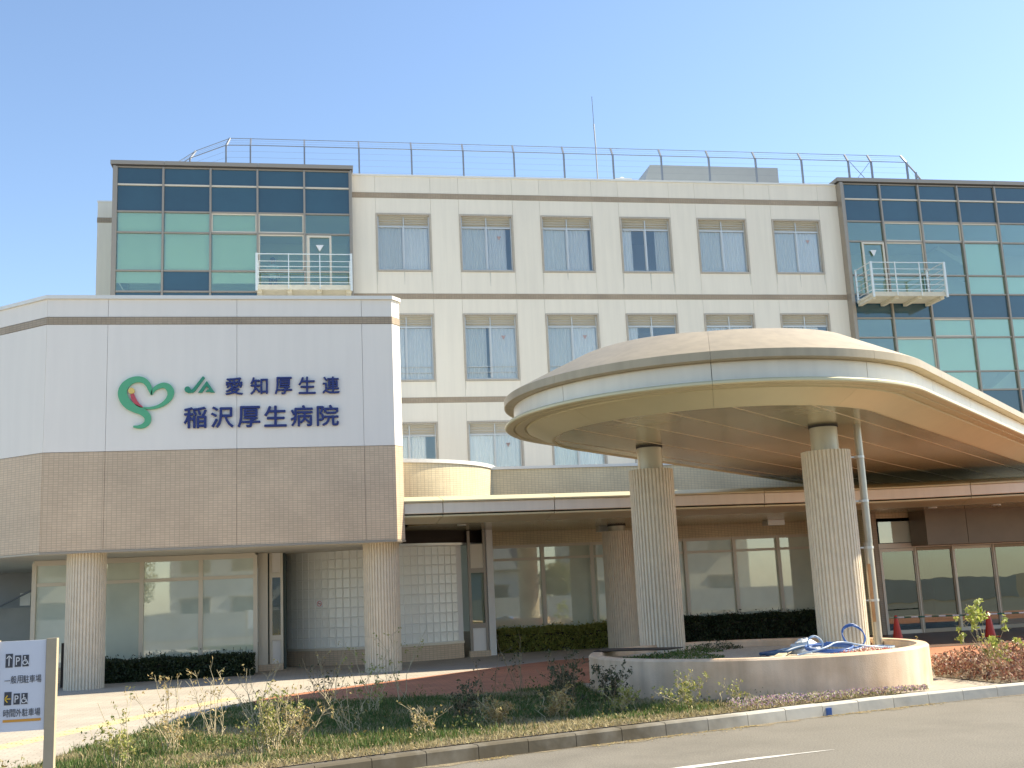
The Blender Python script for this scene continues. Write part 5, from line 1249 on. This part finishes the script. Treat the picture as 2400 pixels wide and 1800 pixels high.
# hedges
def hedge(x0, x1, y0, y1, z1, n, m, label, step=None):
    t = thing('hedge', label, 'hedge', ((x0 + x1) / 2, (y0 + y1) / 2, G))
    P_ = rng.uniform((x0, y0, G), (x1, y1, z1), (n, 3))
    side = rng.integers(0, 3, n)
    P_[side == 0, 1] = y0 + rng.exponential(.05, (side == 0).sum()); P_[side == 1, 2] = z1 - rng.exponential(.04, (side == 1).sum())
    P_[:, 2] += (.02 * np.sin(P_[:, 0] * 5.0) + .02 * np.sin(P_[:, 0] * 17.0 + P_[:, 1] * 9) + np.abs(rng.normal(0, .025, n)) + .10 * (rng.uniform(size=n) > .985)) * (P_[:, 2] > z1 - .15)
    P_[:, 1] += .03 * np.sin(P_[:, 0] * 11 + P_[:, 2] * 14)
    V, F = leaves(P_, .075, .4); link('foliage', np_mesh('foliage', V, F, m), t, (0, 0, 0))
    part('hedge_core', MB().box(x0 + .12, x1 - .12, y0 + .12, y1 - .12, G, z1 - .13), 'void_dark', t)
    sp_ = MB()
    for k in range(14):
        x = random.uniform(x0, x1); sp_.tube([(x, (y0 + y1) / 2, z1 - .1), (x + random.uniform(-.05, .05), (y0 + y1) / 2, z1 + random.uniform(.08, .2))], .006, 3)
    spo = part('sprigs', sp_, 'leaf_hedge_shaded' if m == 'leaf_hedge_shaded' else 'leaf_hedge_sunlit', t, uv=False); spo['kind'] = 'stuff'
hedge(-4.95, -1.35, 26.9, 27.7, .60, 16000, 'leaf_hedge_shaded', 'low hedge with shade painted into its dark leaves beneath the wing windows')
hedge(4.95, 9.6, 30.2, 31.0, .74, 20000, 'leaf_hedge_sunlit', 'clipped yellow-green hedge with leaves coloured as if sunlit before the left lobby glazing')
hedge(9.65, 14.9, 30.2, 31.0, .80, 20000, 'leaf_hedge_shaded', 'clipped hedge with leaves coloured dark as if shaded before the right lobby glazing')

# ================================================================== ACROSS THE STREET (seen only in the glass)
def house(x, y, w, d, h, label, wm, roof_m):
    t = thing('house', label, 'house', (x, y, 0), 'houses across the street')
    part('wall', MB().box(x - w / 2, x + w / 2, y - d, y, -.1, h), wm, t)
    rf = MB(); o_ = .6; rh = 2.0
    rf.add([(x - w / 2 - o_, y + o_, h - .1), (x + w / 2 + o_, y + o_, h - .1), (x + w / 2 + o_, y - d - o_, h - .1), (x - w / 2 - o_, y - d - o_, h - .1), (x - w / 2 - o_, y - d / 2, h + rh), (x + w / 2 + o_, y - d / 2, h + rh)],
           [(0, 1, 5, 4), (2, 3, 4, 5), (1, 2, 5), (3, 0, 4), (3, 2, 1, 0)])
    part('roof', rf, roof_m, t)
    for fl in range(int(h // 2.7)):
        for k in range(2 if w < 9 else 3):
            xk = x - w / 2 + w * (k + .5) / (2 if w < 9 else 3); z = 1.0 + 2.8 * fl
            wn_ = part('window', MB().box(xk - .85, xk + .85, y, y + .05, z, z + 1.25).box(xk - .95, xk + .95, y, y + .12, z + 1.25, z + 1.33), 'frame_bronze', t)
            part('pane', MB().box(xk - .78, xk - .03, y + .05, y + .056, z + .07, z + 1.18).box(xk + .03, xk + .78, y + .05, y + .056, z + .07, z + 1.18), 'spandrel', wn_)
mat('house_cream', (.62, .57, .45), .8, var=.05); mat('house_white', (.66, .66, .63), .8, var=.05); mat('roof_tile', (.10, .11, .12), .6, var=.15, scale=5)
house(24, -12, 12, 8, 6.0, 'cream two storey house across the street', 'house_cream', 'roof_tile')
house(9, -14, 10, 8, 3.4, 'long low white house with dark roof', 'house_white', 'roof_tile')
house(-4, -15, 9, 8, 5.8, 'white two storey house across the road on the left', 'house_white', 'roof_tile')
house(-18, -12, 11, 8, 5.6, 'cream house furthest left across the street', 'house_cream', 'roof_tile')
tag(part('garden_wall', MB().box(-40, 45, -9.2, -9, 0, 1.4), 'concrete_wall', None), 'long low garden wall before the houses across the street', 'wall')

def tree(x, y, h, r_, label):
    t = thing('garden_tree', label, 'tree', (x, y, 0), 'trees across the street'); tr = MB()
    tr.tube([(x, y, -.1), (x + .1, y, h * .4), (x, y + .1, h * .75)], [.16, .12, .05], 8)
    for k in range(7):
        a = k * .9; tr.tube([(x, y, h * (.3 + .05 * k)), (x + r_ * .7 * math.cos(a), y + r_ * .7 * math.sin(a), h * (.5 + .06 * k))], [.06, .02], 5)
    part('trunk', tr, 'plant_stem', t, uv=False)
    n = 5000; c = rng.normal(size=(n, 3)); c /= np.linalg.norm(c, axis=1)[:, None]; c *= (rng.uniform(.5, 1, n) * (1 + .25 * np.sin(c[:, 0] * 7) * np.sin(c[:, 2] * 6 + 1)))[:, None]
    V, F = leaves(np.array([x, y, h * .68]) + c * np.array([r_, r_, h * .36]), .16); link('crown', np_mesh('crown', V, F, 'leaf_weed'), t, (0, 0, 0))
tree(2.6, -11, 4.2, 1.5, 'round evergreen tree across the street between the white houses'); tree(16, -11, 3.6, 1.3, 'small leafy tree across the street before the cream house'); tree(-10.5, -11, 4.8, 1.7, 'tall leafy tree across the street at left')
